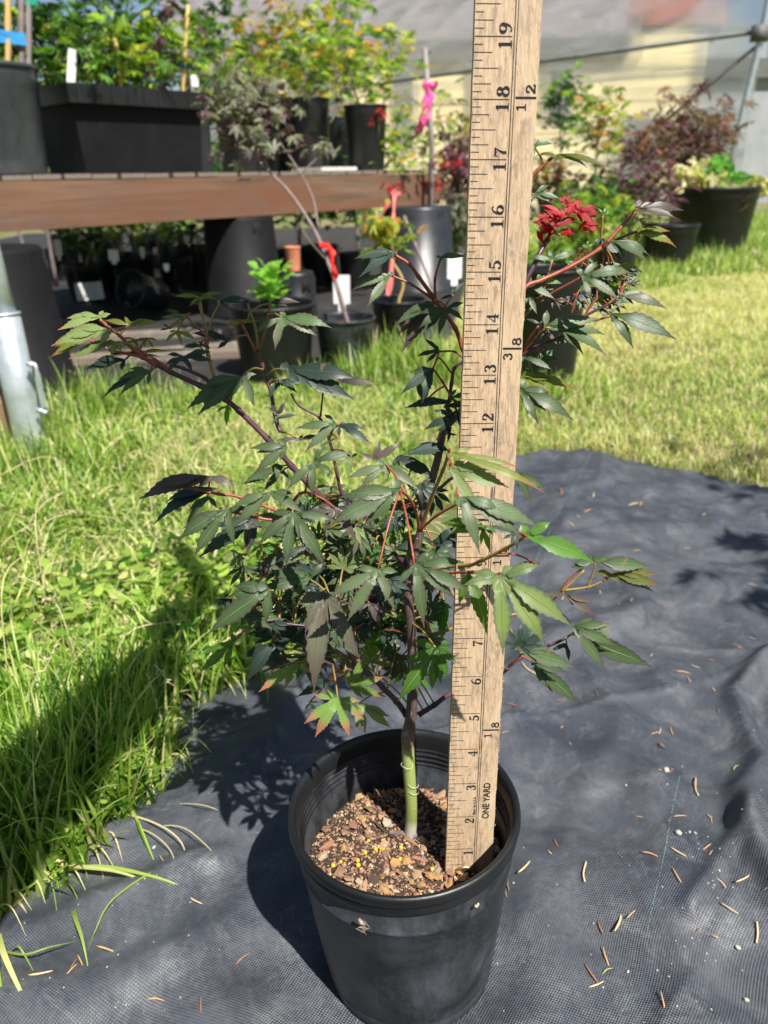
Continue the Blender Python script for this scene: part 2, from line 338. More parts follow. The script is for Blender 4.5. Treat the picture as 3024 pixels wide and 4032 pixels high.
def gcols(n, wts, X=None):
    pal = np.stack([GA, GB, GC, ST, DK]); k = RNG.choice(5, n, p=np.array(wts)/sum(wts))
    return np.clip(pal[k]*(1+.35*(RNG.random((n, 1))-.5))*(1+.12*(RNG.random((n, 3))-.5)), 0, .9)
def scatter(n, x0, x1, y0, y1, fn):
    x = RNG.uniform(x0, x1, n); y = RNG.uniform(y0, y1, n); k = fn(x, y); return x[k], y[k]
fabd = lambda x, y: inpoly(x, y, FAB)
off = lambda x, y: ~inpoly(x, y, FAB) & ~inpoly(x, y, CLOTH)
def patch(x, y, s=6., o=0.):
    v = np.zeros(np.shape(x))
    for k in range(7):
        th = 2.1*k+o; v += np.sin(s*(1+.55*k)*(np.cos(th)*x+np.sin(th)*y)+k*1.7+o)/(1+.35*k)
    return v/2.6
# long lush grass, near left
x, y = scatter(75000, -1.35, .05, .32, 2.0, lambda x, y: off(x, y) & (x < .0+.2*(y > 1)) & (x > -.62*y-.25))
n = len(x); pt = patch(x, y, 7); col = gcols(n, [26, 34, 22, 12, 14]); 
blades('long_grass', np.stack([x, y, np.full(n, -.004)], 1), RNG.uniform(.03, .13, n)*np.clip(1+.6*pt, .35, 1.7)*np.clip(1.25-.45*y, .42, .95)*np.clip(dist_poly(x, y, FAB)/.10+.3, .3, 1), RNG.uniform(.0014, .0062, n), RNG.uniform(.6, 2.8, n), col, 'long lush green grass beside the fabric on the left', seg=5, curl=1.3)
x, y = scatter(12000, -1.3, .05, .32, 1.9, lambda x, y: off(x, y) & (x < 0) & (x > -.62*y-.2) & (patch(x, y, 5, 2) > .15)); n = len(x)
blades('straw_thatch', np.stack([x, y, np.full(n, .006)], 1), RNG.uniform(.03, .09, n), RNG.uniform(.0008, .002, n), RNG.uniform(1.2, 2.2, n), gcols(n, [2, 4, 20, 60, 0]), 'dead tan grass stalks tangled in the green grass', seg=4)
# short drier lawn, right and behind
x, y = scatter(150000, -.3, 2.6, 1.15, 4.2, lambda x, y: off(x, y) & (x < .62*y+.3) & (x > -.14*y)); n = len(x)
pt = patch(x, y, 2.2, 1)+.6*(x-.9); dry = 1/(1+np.exp(-4*(pt-.05)))
col = gcols(n, [12, 34, 30, 16, 6]); cd = gcols(n, [1, 8, 46, 52, 0]); kk = RNG.random(n) < np.clip(dry*1.0+.12, 0, .93); col[kk] = cd[kk]
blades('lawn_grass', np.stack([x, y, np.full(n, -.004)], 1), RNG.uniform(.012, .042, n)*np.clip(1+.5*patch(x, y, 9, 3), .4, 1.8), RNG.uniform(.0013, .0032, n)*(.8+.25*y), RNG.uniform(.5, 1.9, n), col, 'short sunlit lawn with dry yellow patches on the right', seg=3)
x, y = scatter(60000, -.3, 5.5, 4.0, 9.0, lambda x, y: off(x, y) & (x < .62*y+.3) & (x > -.1*y)); n = len(x)
blades('meadow_grass', np.stack([x, y, np.full(n, -.004)], 1), RNG.uniform(.04, .11, n), RNG.uniform(.006, .012, n), RNG.uniform(.4, 1.6, n), gcols(n, [24, 40, 24, 6, 6]), 'sunny grass running back to the plastic greenhouse', seg=2)
x, y = scatter(34000, -3.0, -.4, .2, 3.2, lambda x, y: off(x, y) & (x < -.62*y-.2)); n = len(x)
blades('lawn_grass', np.stack([x, y, np.full(n, -.004)], 1), RNG.uniform(.03, .10, n), RNG.uniform(.002, .006, n), RNG.uniform(.4, 2.2, n), gcols(n, [26, 34, 22, 10, 12]), 'long green grass running on to the left of the frame', seg=3)
# taller tufts along edges: by the pots, bench posts and fabric edge
def tuft(px, py, n, r, L, w=.004, lean=(.2, 1.2), wts=(30, 40, 8, 4, 12)):
    g = gnd(px, py); a = RNG.random(n)*6.283; q = np.sqrt(RNG.random(n))*r
    return np.stack([g.x+q*np.cos(a), g.y+q*np.sin(a), np.full(n, 0.)], 1), RNG.uniform(.35, 1, n)*L, np.full(n, w), RNG.uniform(*lean, n), gcols(n, wts)
T = [tuft(*q) for q in ((250, 1700, 260, .10, .16), (420, 1640, 200, .10, .17), (600, 1620, 160, .1, .13), (60, 1850, 160, .10, .14), (150, 1950, 200, .12, .12), (330, 1850, 260, .14, .13),
     (800, 1620, 120, .1, .09), (1250, 1540, 160, .1, .10), (1500, 1500, 240, .12, .14), (1620, 1450, 240, .12, .16), (1750, 1500, 200, .1, .16), (1700, 1620, 200, .12, .09), (2050, 1600, 160, .1, .10),
     (2250, 1560, 120, .1, .08), (2500, 1130, 150, .2, .13), (2650, 1080, 160, .2, .12), (2850, 1030, 220, .25, .16), (2980, 990, 260, .3, .3), (3010, 930, 260, .3, .4), (2400, 1130, 200, .25, .10),
     (560, 2700, 260, .08, .09), (760, 2640, 300, .08, .09), (350, 2950, 400, .09, .13), (200, 3100, 500, .1, .15), (60, 3250, 500, .09, .16), (120, 3380, 260, .06, .14), (260, 3250, 320, .07, .14), (430, 3130, 260, .06, .12))]
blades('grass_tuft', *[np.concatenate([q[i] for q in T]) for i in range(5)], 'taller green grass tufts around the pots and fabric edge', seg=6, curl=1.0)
# long blades lying over the fabric edge: individual
def one_blade(pts, w, col, z=None):
    P = smooth_path(pts, 5); n = len(P); vs = []; 
    for i, p in enumerate(P):
        T_ = (P[min(i+1, n-1)]-P[max(i-1, 0)]).normalized(); s_ = T_.cross(Vector((.1, -.3, 1))).normalized()*w*.5*(1-(i/(n-1))**2.5)
        f_ = Vector((0, 0, -.15*w)); vs += [p-s_, p+f_, p+s_]
    fs = [q for i in range(n-1) for q in ((3*i, 3*i+1, 3*i+4, 3*i+3), (3*i+1, 3*i+2, 3*i+5, 3*i+4))]
    me = np_mesh('grass_blade', np.array([tuple(v) for v in vs]), np.array(fs), M['grass'], np.tile(col, (len(vs), 1)), smooth=True); return me
BL = [([(180, 3200), (420, 3260), (640, 3340), (740, 3420), (700, 3520)], .0032, ST), ([(150, 3480), (400, 3500), (620, 3540), (790, 3552)], .0062, GB), ([(100, 3420), (330, 3500), (500, 3525), (680, 3546)], .006, GC),
      ([(820, 3405), (640, 3500), (470, 3640), (400, 3740), (355, 3780)], .0028, GB), ([(300, 3600), (320, 3700), (350, 3790), (365, 3885)], .0055, GB), ([(60, 3300), (180, 3440), (300, 3570), (340, 3640)], .0035, GA),
      ([(0, 3560), (120, 3580), (200, 3560), (230, 3570), (245, 3700)], .0028, GB), ([(20, 3780), (130, 3850), (230, 3820), (320, 3740)], .0028, GB), ([(0, 3700), (60, 3880), (150, 4060)], .008, GC), ([(20, 3600), (15, 3800), (40, 4060)], .007, GB),
      ([(60, 3780), (110, 3830), (155, 3880)], .003, GB), ([(480, 3150), (560, 3320), (640, 3490)], .004, GB), ([(560, 3080), (680, 3110), (750, 3118)], .004, GB), ([(570, 3290), (720, 3340), (810, 3400), (900, 3455)], .0022, ST),
      ([(480, 3290), (600, 3360), (690, 3440), (712, 3520)], .0022, ST), ([(540, 3200), (560, 3330), (635, 3480)], .004, GA), ([(640, 2960), (700, 3020), (780, 3060)], .0035, GB), ([(960, 2680), (970, 2740), (975, 2810)], .004, GB), ([(1040, 2670), (1060, 2760), (1057, 2830)], .004, GB),
      ([(800, 2800), (830, 2700), (760, 2640), (640, 2500)], .003, GA), ([(350, 3100), (560, 3000), (780, 3010)], .004, GB), ([(100, 3180), (300, 3210), (520, 3275), (600, 3340)], .0055, GB), ([(650, 3200), (780, 3250), (860, 3270), (880, 3244)], .0018, ST)]
for _ in range(34):                                    # short stray blades along the fabric edge
    i_ = random.randrange(1, 11); a_, b_ = FAB_PX[i_], FAB_PX[i_+1]; f_ = random.random(); x0_, y0_ = a_[0]+(b_[0]-a_[0])*f_, a_[1]+(b_[1]-a_[1])*f_
    L_ = random.uniform(60, 190); an_ = random.uniform(-.5, 1.3); BL.append(([(x0_-25, y0_-20), (x0_+L_*.5*math.cos(an_), y0_+L_*.5*math.sin(an_)-10), (x0_+L_*math.cos(an_+.2), y0_+L_*math.sin(an_+.2))], random.uniform(.0014, .0045), random.choice([GA, GB, GC, ST])))
for i, (pl, w_, c_) in enumerate(BL):
    m_ = len(pl); P = [gnd(*q)+Vector((0, 0, .010+.018*math.sin(math.pi*k/(m_-1)))) for k, q in enumerate(pl)]
    tag(link('grass_blade', one_blade(P, w_*.55, c_*random.uniform(.85, 1.2))), {id(GA): 'dark green grass blade lying out over the black fabric at left', id(GB): 'bright green grass blade lying out over the black fabric at left', id(GC): 'pale yellow green grass blade over the black fabric at left', id(ST): 'dry tan grass blade curling over the black fabric at left'}[id(c_)], 'grass blade', 'grass blades over the fabric edge')
# tall seed stalks arching over the left grass
mb = MB(); random.seed(14)
for k in range(24):
    g = gnd(random.uniform(-40, 900), random.uniform(1750, 2900)); h = random.uniform(.08, .17); a = random.uniform(0, 6.28); l = h*random.uniform(.4, 1.3)
    P = smooth_path([g, g+Vector((math.cos(a)*l*.3, math.sin(a)*l*.3, h*.75)), g+Vector((math.cos(a)*l, math.sin(a)*l, h*random.uniform(.6, 1)))], 5); mb.tube(P, [.0007]*9+[.0005, .0003], 4)
    for q in range(9): 
        p = P[-1].lerp(P[-4], q/9); d = Vector((random.gauss(0, .004), random.gauss(0, .004), random.gauss(0, .003))); mb.tube([p, p+d], [.0010, .0003], 4)
tag(mb.build('seed_stalks', simple('seed_head', (.42, .36, .18), (.58, .50, .28), 40, .7)), 'tan seeding grass stalks arching over the left grass', kind='stuff')
# clover and broad weeds in the left grass
def leaflet_mesh(name, n, rfun, cols, label, size, tilt=.5, z=(.01, .05)):
    x, y = rfun(n); n = len(x); k = 8; th = np.linspace(0, 2*np.pi, k, endpoint=False)
    pr = np.stack([np.cos(th), np.sin(th)*.72, .08*np.cos(2*th)], 1)
    s_ = RNG.uniform(size[0], size[1], n); az = RNG.random(n)*6.283; tl = (RNG.random(n)-.3)*tilt
    R = np.zeros((n, 3, 3)); ca, sa = np.cos(az), np.sin(az); ct, st = np.cos(tl), np.sin(tl)
    R[:, 0, 0] = ca*ct; R[:, 0, 1] = -sa; R[:, 0, 2] = ca*st; R[:, 1, 0] = sa*ct; R[:, 1, 1] = ca; R[:, 1, 2] = sa*st; R[:, 2, 0] = -st; R[:, 2, 2] = ct
    V = np.einsum('nij,kj->nki', R, pr)*s_[:, None, None]+np.stack([x, y, RNG.uniform(z[0], z[1], n)], 1)[:, None, :]
    fq = (np.arange(n)*k)[:, None]+np.arange(k)[None, :]
    fq4 = np.concatenate([fq[:, [0, 1, 2, 3]], fq[:, [0, 3, 4, 7]], fq[:, [4, 5, 6, 7]]], 0)
    C = np.repeat(cols(n)[:, None, :], k, 1)
    return tag(link(name, np_mesh(name, V.reshape(-1, 3), fq4, M['grass'], C.reshape(-1, 3), smooth=True)), kind='stuff', label=label)
def clv(n):
    return scatter(n, -.75, -.02, .42, 1.0, lambda x, y: off(x, y) & (dist_poly(x, y, FAB) < .34) & (patch(x, y, 6, 4) > -.25))
leaflet_mesh('clover', 3000, clv, lambda n: gcols(n, [22, 60, 10, 0, 8]), 'patch of broad clover leaves in the grass beside the fabric', (.005, .011), 1.1, (.015, .055))
# ================================================================ main pot
AX = Vector((-.023, .0516, .998)).normalized(); RIM = Vector((.0089, .3616, .1435)); PB = RIM-AX*.1435+AX*.002
pot = empty('nursery_pot', PB, 'round black nursery pot in the foreground holding the measured maple', 'pot')
pot.rotation_mode = 'QUATERNION'; pot.rotation_quaternion = Vector((0, 0, 1)).rotation_difference(AX)
mb = MB()
mb.lathe([(0, .006), (.050, .006), (.0555, .001), (.0585, .004), (.0592, .012), (.0590, .014), (.0600, .0155), (.0655, .060), (.0700, .1075), (.0713, .1095), (.0714, .111), (.0706, .1122), (.0716, .1235), (.0722, .1300)], 96)
mb.lathe([(.0695, .1300), (.0690, .1180), (.0677, .116), (.0650, .075), (.062, .05), (.0, .05)], 96)
wall = mb.build('pot_wall', M['pot'], pot)
mb = MB()
mb.lathe([(.0722, .1300), (.0726, .1296), (.0742, .1294), (.0747, .1308), (.0748, .1322), (.0742, .1335), (.0744, .1358), (.0756, .1368), (.0761, .1390), (.0758, .1420), (.0750, .1437), (.0734, .1438), (.0718, .1425), (.0708, .1400), (.0700, .135), (.0695, .1300)], 96)
mb.build('pot_rim', M['potb'], pot)
for k in range(4):                                                        # faint moulded rings inside the wall
    mb = MB(); mb.lathe([(.0693-.0004*k, .1290-.004*k), (.0685-.0004*k, .1284-.004*k), (.0692-.0004*k, .1278-.004*k)], 72); mb.build('moulded_ring', M['potb'], pot)
# potting mix: a mounded surface, its bark chips one by one
def soil_h(x, y):
    r = math.hypot(x, y)
    return .0985+.0035*noise.noise(Vector((x*45, y*45, 1)))+.0020*noise.noise(Vector((x*120, y*120, 3)))+.004*math.exp(-((x+.025)**2+(y+.02)**2)/.0012)-.004*max(0, (r-.055)/.012)
mb = MB(); n = 40; vs = []; 
for i in range(n+1):
    for k in range(64):
        r = .0672*i/n; a = 2*math.pi*k/64; vs.append((r*math.cos(a), r*math.sin(a), soil_h(r*math.cos(a), r*math.sin(a))))
mb.add(vs, [(i*64+k, i*64+(k+1) % 64, (i+1)*64+(k+1) % 64, (i+1)*64+k) for i in range(n) for k in range(64)])
soil = mb.build('potting_mix', M['soil'], pot); soil['label'] = 'dark potting mix topped with bark chips'
chipmats = [simple('bark_'+nm, c, c2, 260, .8, .6, 500) for nm, c, c2 in (('tan', (.26, .15, .085), (.46, .31, .19)), ('brown', (.16, .09, .055), (.32, .20, .13)), ('red', (.22, .10, .06), (.38, .20, .13)), ('pale', (.34, .26, .18), (.52, .42, .31)), ('dark', (.035, .022, .015), (.09, .06, .04)), ('orange', (.32, .17, .06), (.48, .29, .13)))]
def chip_mesh(seed, sc, mats):
    r = random.Random(seed); bm = bmesh.new(); bmesh.ops.create_icosphere(bm, subdivisions=1, radius=1)
    for v in bm.verts: v.co = Vector((v.co.x*sc[0]*r.uniform(.45, 1.25), v.co.y*sc[1]*r.uniform(.5, 1.3), v.co.z*sc[2]*r.uniform(.6, 1.25)))
    me = bpy.data.meshes.new('bark_chip'); bm.to_mesh(me); bm.free(); me.materials.append(mats); return me
CH = [chip_mesh(i, ((1, .52, .24), (.85, .65, .4), (1, .28, .14), (.9, .6, .22))[i % 4], chipmats[i % 6]) for i in range(36)]
def rand_soil(): 
    r = .0655*math.sqrt(random.random()); a = random.random()*6.283; return r*math.cos(a), r*math.sin(a)
for i in range(295):
    x, y = rand_soil(); s_ = random.choice((.0024, .0032, .0038, .0046, .0060))*random.uniform(.8, 1.2)
    link('bark_chip', random.choice(CH), soil, (x, y, soil_h(x, y)+s_*.32), (random.uniform(-.6, .6), random.uniform(-.6, .6), random.random()*6.28), s_)
mb = MB(); tmp = [(np.array([v.co[:] for v in c.vertices]), [tuple(p.vertices) for p in c.polygons], i % 6) for i, c in enumerate(CH)]
for i in range(4600):
    x, y = rand_soil(); s_ = random.uniform(.0007, .0021); V, Fc, mi = random.choice(tmp); R = Matrix.Rotation(random.random()*6.28, 3, 'Z')@Matrix.Rotation(random.uniform(-1, 1), 3, 'X')
    mi = random.choice((mi, mi, 1, 2, 0, 4));mb.add([R@Vector(v*s_)+Vector((x, y, soil_h(x, y)+s_*.3)) for v in V], Fc, mi)
o = mb.build('bark_fines', chipmats, soil, smooth=False); o['kind'] = 'stuff'
pm = simple('fertiliser_yellow', (.50, .30, .02), (.60, .42, .07), 100, .35)
bm = bmesh.new(); bmesh.ops.create_icosphere(bm, subdivisions=2, radius=1); pme = bpy.data.meshes.new('fertiliser_pellet'); bm.to_mesh(pme); bm.free(); pme.materials.append(pm)
for p in pme.polygons: p.use_smooth = True
for q in ([(1468, 3345), (1490, 3352), (1330, 3395), (1398, 3405), (1400, 3422), (1565, 3392), (1568, 3345), (1300, 3405), (1690, 3425), (1480, 3332), (1440, 3300), (1500, 3360), (1757, 3070), (1750, 3230), (1965, 3340), (1548, 3095), (1435, 3160), (1330, 3445), (1965, 3300), (1240, 3250)]+[None]*2):
    if q: g = gnd(q[0], q[1], .102); lx, ly = g.x-RIM.x+.0010, g.y-RIM.y+.002
    else: lx, ly = rand_soil()
    if math.hypot(lx, ly) < .064: link('fertiliser_pellet', pme, soil, (lx, ly, soil_h(lx, ly)+.0012), None, random.uniform(.0012, .0017))
# dried fluff caught on the rim
mb = MB(); mb.tube([Vector((-.029, -.0692, .123)), Vector((-.0275, -.0702, .121)), Vector((-.026, -.0700, .1195)), Vector((-.0262, -.0690, .1165))], [.0008, .0014, .0011, .0004], 5)
for k in range(4):
    p = Vector((-.027, -.0695, .120)); q = [p+Vector((random.gauss(0, .0022), random.gauss(-.0005, .0005), random.gauss(-.003, .003))) for _ in range(4)]
    mb.tube(smooth_path(q, 3), .00022, 4)
mb.build('dried_fluff', simple('fluff', (.20, .15, .11), (.34, .28, .22), 400, .9), pot)
mb = MB(); mb.box((.040, -.0635, .1225), (.002, .0012, .0018)); mb.box((.0412, -.0628, .1231), (.0012, .001, .002)); mb.build('mud_speck', chipmats[3], pot)

# ================================================================ yardstick
I_ = .0254; R0 = Vector((.0352, .3405, .0973)); RD = Vector((.0209, .1079, .994)).normalized()
RX = Vector((1, .03, 0)); RX = (RX-RD*RX.dot(RD)).normalized(); RN = RX.cross(RD).normalized()     # RN faces the camera
if RN.y > 0: RN = -RN
WIDE = 1.2
def rp(x, s, d=0): return R0+RX*(x*I_)+RD*(s*I_)+RN*(d*I_)
stick = empty('yardstick', R0, 'weathered wooden yardstick standing upright in the pot in front of the trunk', 'yardstick')
t = NT('weathered_birch'); tc = t.n('TexCoord'); 
def mp(sc):
    m_ = t.n('Mapping'); m_.inputs['Scale'].default_value = sc; t.l(tc.outputs['Object'], m_.inputs[0]); return m_.outputs[0]
g1 = t.noise(1, 6, .75, mp((1500, 300, 90)), .2); g2 = t.noise(1, 6, .8, mp((420, 200, 120)), .5); g3 = t.noise(1, 5, .7, mp((150, 100, 45)), 1.0); g4 = t.noise(1, 3, .6, mp((60, 60, 14)), .6)
c_ = t.mix(t.ramp(g1, [(.3, (0,)*3), (.7, (1,)*3)]), (.27, .18, .10), (.60, .45, .30))
c_ = t.mix(t.math('MULTIPLY', t.ramp(g2, [(.52, (0,)*3), (.62, (1,)*3)]), .65), c_, (.17, .115, .065))
c_ = t.mix(t.math('MULTIPLY', t.ramp(g3, [(.54, (0,)*3), (.66, (1,)*3)]), .55), c_, (.16, .13, .10))
c_ = t.mix(t.math('MULTIPLY', t.ramp(g4, [(.5, (0,)*3), (.7, (1,)*3)]), .5), c_, (.58, .45, .29))
t.col(c_); t.set(Roughness=.62); t.bump(g1, .35, .0004); M['birch'] = t.m
mb = MB(); T_ = .16; n = 120; prof = []
for i in range(n+1):
    s_ = -.45+36.45*i/n; j = .006*math.sin(i*1.7)+.004*math.sin(i*4.1)
    prof.append([rp(.006+j*.4, s_, 0), rp(WIDE-.006+j, s_, 0), rp(WIDE+j, s_, -.02), rp(WIDE+j, s_, -T_), rp(j*.4, s_, -T_), rp(j*.4, s_, -.02)])
vs = [p-R0 for r_ in prof for p in r_]; fs = [(i*6+k, i*6+(k+1) % 6, (i+1)*6+(k+1) % 6, (i+1)*6+k) for i in range(n) for k in range(6)]+[(5, 4, 3, 2, 1, 0), tuple(n*6+k for k in range(6))]
mb.add(vs, fs); body = mb.build('wooden_strip', M['birch'], stick, smooth=False)
# splinters on the right edge
mb = MB()
for k in range(60):
    s_ = random.choice((random.uniform(3.5, 6.5), random.uniform(0, 19))); a = rp(WIDE, s_, -.03)-R0
    mb.tube([a, a+RX*random.uniform(.0003, .0012)+RD*random.uniform(-.0015, .002)], [.00022, .00006], 4)
o = mb.build('edge_splinters', M['birch'], stick); o['kind'] = 'stuff'
# printing: flat ink shapes 0.1 mm proud of the wood
INK = .004
def ink_quad(mb, x0, s0, x1, s1, th, d=INK):
    a = Vector((x0, s0)); b = Vector((x1, s1)); q = b-a; q = Vector((-q.y, q.x)).normalized()*th/2
    mb.add([rp(p.x, p.y, d)-R0 for p in (a-q, b-q, b+q, a+q)], [(0, 1, 2, 3)])
for i in range(1, 8*20):
    s_ = i/8; L = .69 if i % 8 == 0 else (.46 if i % 4 == 0 else (.34 if i % 2 == 0 else .17))
    mb = MB(); ink_quad(mb, .015, s_, L, s_, .013 if i % 8 else .015); mb.build('tick_mark', M['black_ink'], stick, smooth=False)
mb = MB(); ink_quad(mb, .725, .35, .725, 35.9, .016); mb.build('rule_line', M['black_ink'], stick, smooth=False)
mb = MB(); ink_quad(mb, .775, .35, .775, 35.9, .014); mb.build('rule_line', M['black_ink'], stick, smooth=False)
# numerals drawn as strokes of changing width (unit box: u across 0..0.6, v up 0..1)
def arc(cx, cy, rx_, ry_, a0, a1, n=18, wf=None):
    out = []
    for i in range(n+1):
        a = math.radians(a0+(a1-a0)*i/n); wv_ = wf(a) if wf else .1; out.append((cx+rx_*math.cos(a), cy+ry_*math.sin(a), wv_))
    return out
tk = lambda a: .05+.11*abs(math.cos(a))
GL = {'0': [arc(.3, .5, .22, .44, 0, 360, 30, tk)],
 '1': [[(.32, .04, .17), (.32, .98, .17)], [(.1, .03, .06), (.54, .03, .06)], [(.12, .82, .05), (.32, .95, .07)]],
 '2': [[(.12, .74, .05), (.13, .84, .09)]+arc(.3, .73, .19, .22, 140, -30, 12, tk)+[(.40, .52, .12), (.22, .26, .07), (.08, .07, .05)], [(.08, .07, .12), (.30, .10, .15), (.50, .07, .1), (.54, .25, .04)], [(.1, .7, .12), (.18, .7, .12)]],
 '3': [[(.12, .80, .1)]+arc(.28, .75, .18, .20, 130, -80, 12, tk), arc(.27, .30, .22, .26, 85, -140, 16, tk), [(.08, .2, .12), (.16, .2, .12)]],
 '4': [[(.40, .04, .15), (.40, .97, .13)], [(.40, .95, .04), (.05, .32, .05)], [(.03, .30, .07), (.58, .30, .07)], [(.26, .03, .05), (.54, .03, .05)]],
 '5': [[(.16, .92, .12), (.34, .90, .14), (.50, .95, .05)], [(.15, .94, .05), (.12, .52, .05)], [(.12, .52, .05)]+arc(.27, .32, .23, .27, 110, -140, 16, tk), [(.08, .18, .12), (.15, .18, .12)]],
 '6': [arc(.3, .29, .21, .25, 0, 360, 24, tk), [(.48, .86, .12), (.38, .95, .05), (.2, .82, .09), (.11, .58, .13), (.10, .32, .13)]],
 '7': [[(.07, .68, .04), (.09, .92, .08), (.28, .86, .15), (.53, .93, .05)], [(.53, .93, .05), (.36, .56, .09), (.27, .25, .15), (.27, .04, .17)]],
 '8': [arc(.3, .74, .17, .20, 0, 360, 24, tk), arc(.3, .27, .21, .24, 0, 360, 24, tk)],
 '9': [arc(.3, .70, .21, .25, 0, 360, 24, tk), [(.12, .13, .12), (.22, .04, .05), (.4, .17, .09), (.49, .42, .13), (.50, .68, .13)]]}
GS = {k: [[(a, b, .13) for a, b, c in st] for st in v] for k, v in GL.items()}          # even-weight set for the fractions
GS['1'] = [[(.32, .04, .14), (.32, .97, .14)], [(.16, .80, .12), (.32, .93, .12)], [(.14, .04, .1), (.5, .04, .1)]]
def glyph(mb, ch, x0, s0, h, wd, font, d=INK):
    """text runs up the stick: glyph up = -x, glyph right = +s; (x0,s0) is the lower-left corner"""
    for st in font[ch]:
        n = len(st)
        for i in range(n-1):
            (u0, v0, w0), (u1, v1, w1) = st[i], st[i+1]; a = Vector((u0/.6*wd, v0*h)); b = Vector((u1/.6*wd, v1*h)); q = b-a
            if q.length < 1e-6: continue
            q = Vector((-q.y, q.x)).normalized(); e = (b-a).normalized()*.004
            P = (a-e-q*w0*h*.66, b+e-q*w1*h*.66, b+e+q*w1*h*.66, a-e+q*w0*h*.66)
            dd = d+.0003*i
            mb.add([rp(x0-p.y, s0+p.x, dd)-R0 for p in P], [(0, 1, 2, 3)])
for num in range(1, 20):
    mb = MB(); s_ = num; 
    if num < 10: glyph(mb, str(num), .685, s_-.21, .24, .165, GL)
    else: glyph(mb, '1', .685, s_-.21, .24, .165, GL); glyph(mb, str(num)[1], .685, s_+.04, .24, .18, GL)
    mb.build('numeral', M['black_ink'], stick, smooth=False)
for s_, a, b in ((4.5, '1', '8'), (9, '1', '4'), (13.5, '3', '8'), (18, '1', '2')):
    mb = MB(); ink_quad(mb, .80, s_+.03, 1.185, s_+.03, .04); glyph(mb, a, 1.0, s_-.215, .18, .17, GS); glyph(mb, b, 1.165, s_+.085, .18, .17, GS); mb.build('fraction_mark', M['black_ink'], stick, smooth=False)
def text(body_, x0, s0, size, name, stretch=1.0):
    cu = bpy.data.curves.new(name, 'FONT'); cu.body = body_; cu.size = 1; cu.offset = .03; ob = bpy.data.objects.new(name, cu); COL.objects.link(ob)
    bpy.context.view_layer.update(); me = bpy.data.meshes.new_from_object(ob.evaluated_get(bpy.context.evaluated_depsgraph_get())); COL.objects.unlink(ob); bpy.data.objects.remove(ob); bpy.data.curves.remove(cu)
    for v in me.vertices: p = v.co.copy(); v.co = rp(x0-p.y*size, s0+p.x*size*stretch, INK)-R0
    me.materials.clear(); me.materials.append(M['black_ink']); return link(name, me, stick)
text('ONE YARD', 1.04, 1.93, .235, 'lettering', .92); text('Made in U.S.A.', .70, 2.05, .095, 'lettering', 1.0)
# brass hanging-hole grommet at the foot
brass = simple('brass', (.32, .24, .12), (.45, .36, .2), 120, .35, metal=.9)
mb = MB(); c0 = rp(.50, .10, .02)-R0; P = []; seg = 28
ringv = []
for i in range(seg):
    a = 2*math.pi*i/seg
    for k in range(6):
        b = 2*math.pi*k/6; rr = (.30+.07*math.cos(b))*I_; hh = .035*math.sin(b)*I_; ringv.append(c0+RX*rr*math.cos(a)+RD*rr*math.sin(a)+RN*hh)
mb.add(ringv, [(i*6+k, i*6+(k+1) % 6, ((i+1) % seg)*6+(k+1) % 6, ((i+1) % seg)*6+k) for i in range(seg) for k in range(6)])
mb.build('brass_grommet', brass, stick)
mb = MB(); mb.add([c0+RN*.0002+(RX*math.cos(2*math.pi*i/20)+RD*math.sin(2*math.pi*i/20))*.235*I_ for i in range(20)], [tuple(range(20))]); mb.build('hanging_hole', M['soil'], stick)
# ================================================================ Japanese maple
LM = dict(
 g=leafmat('leaf_green', (.036, .082, .028), (.088, .148, .052), (.08, .035, .05), (.17, .20, .11), .22, (.10, .30, .03), .40, .55, .75, (.07, .035, .045), (.085, .055, .045)),
 p=leafmat('leaf_purple', (.058, .048, .040), (.085, .082, .058), (.10, .035, .05), (.12, .10, .08), .18, (.20, .16, .05), .40, .6, .65, (.07, .03, .045)),
 m=leafmat('leaf_maroon_green', (.046, .070, .036), (.085, .105, .058), (.10, .035, .05), (.17, .12, .09), .2, (.18, .22, .05), .40, .6, .65, (.07, .03, .045), (.08, .05, .045)),
 d=leafmat('leaf_green_shaded', (.018, .034, .028), (.028, .050, .036), (.04, .02, .03), (.06, .08, .05), .16, (.08, .22, .03), .42, .5, .7),  # the green leaf again, with crown shade put into its colour
 o=leafmat('leaf_olive', (.10, .13, .02), (.18, .23, .04), (.30, .06, .035), (.26, .30, .09), .38, (.34, .44, .03), .40, .7, .66, (.18, .08, .035)),
 c=leafmat('leaf_sage', (.12, .18, .055), (.19, .26, .085), (.38, .07, .06), (.30, .34, .19), .28, (.30, .48, .08), .42, .7, .72, (.13, .08, .055)),
 r=leafmat('leaf_red', (.24, .004, .010), (.40, .008, .014), (.35, .01, .02), (.40, .012, .018), .45, (.95, .03, .02), .5, .4, .8),
 b=leafmat('leaf_bright', (.045, .13, .018), (.09, .21, .03), None, (.24, .36, .10), .42, (.28, .62, .03), .38),
 l=leafmat('leaf_light', (.13, .24, .045), (.20, .33, .07), (.42, .12, .09), (.34, .44, .15), .30, (.40, .60, .06), .42, .9, .55),
 y=leafmat('leaf_mottled', (.05, .10, .045), (.16, .22, .05), (.07, .06, .05), (.24, .16, .08), .25, (.30, .45, .05), .42, .7, .75, (.05, .06, .05)))
TL = dict(A=(0, 800, 1.659), B=(700, 800, 1.3825), C=(1700, 600, 1.508), D=(500, 1500, 1.659), E=(1400, 1600, 1.3825), F=(700, 2300, 1.3825), G=(900, 1600, 1.8433), H=(200, 840, 2.37), K=(1200, 2300, 2.765))
def tp(tl, x, y): a = TL[tl]; return a[0]+x/a[2], a[1]+y/a[2]
maple = empty('japanese_maple', (.0123, .3695, .098), 'young Japanese maple with dark green purple-edged leaves growing in the foreground pot', 'maple tree')
MO = Vector(maple.location)
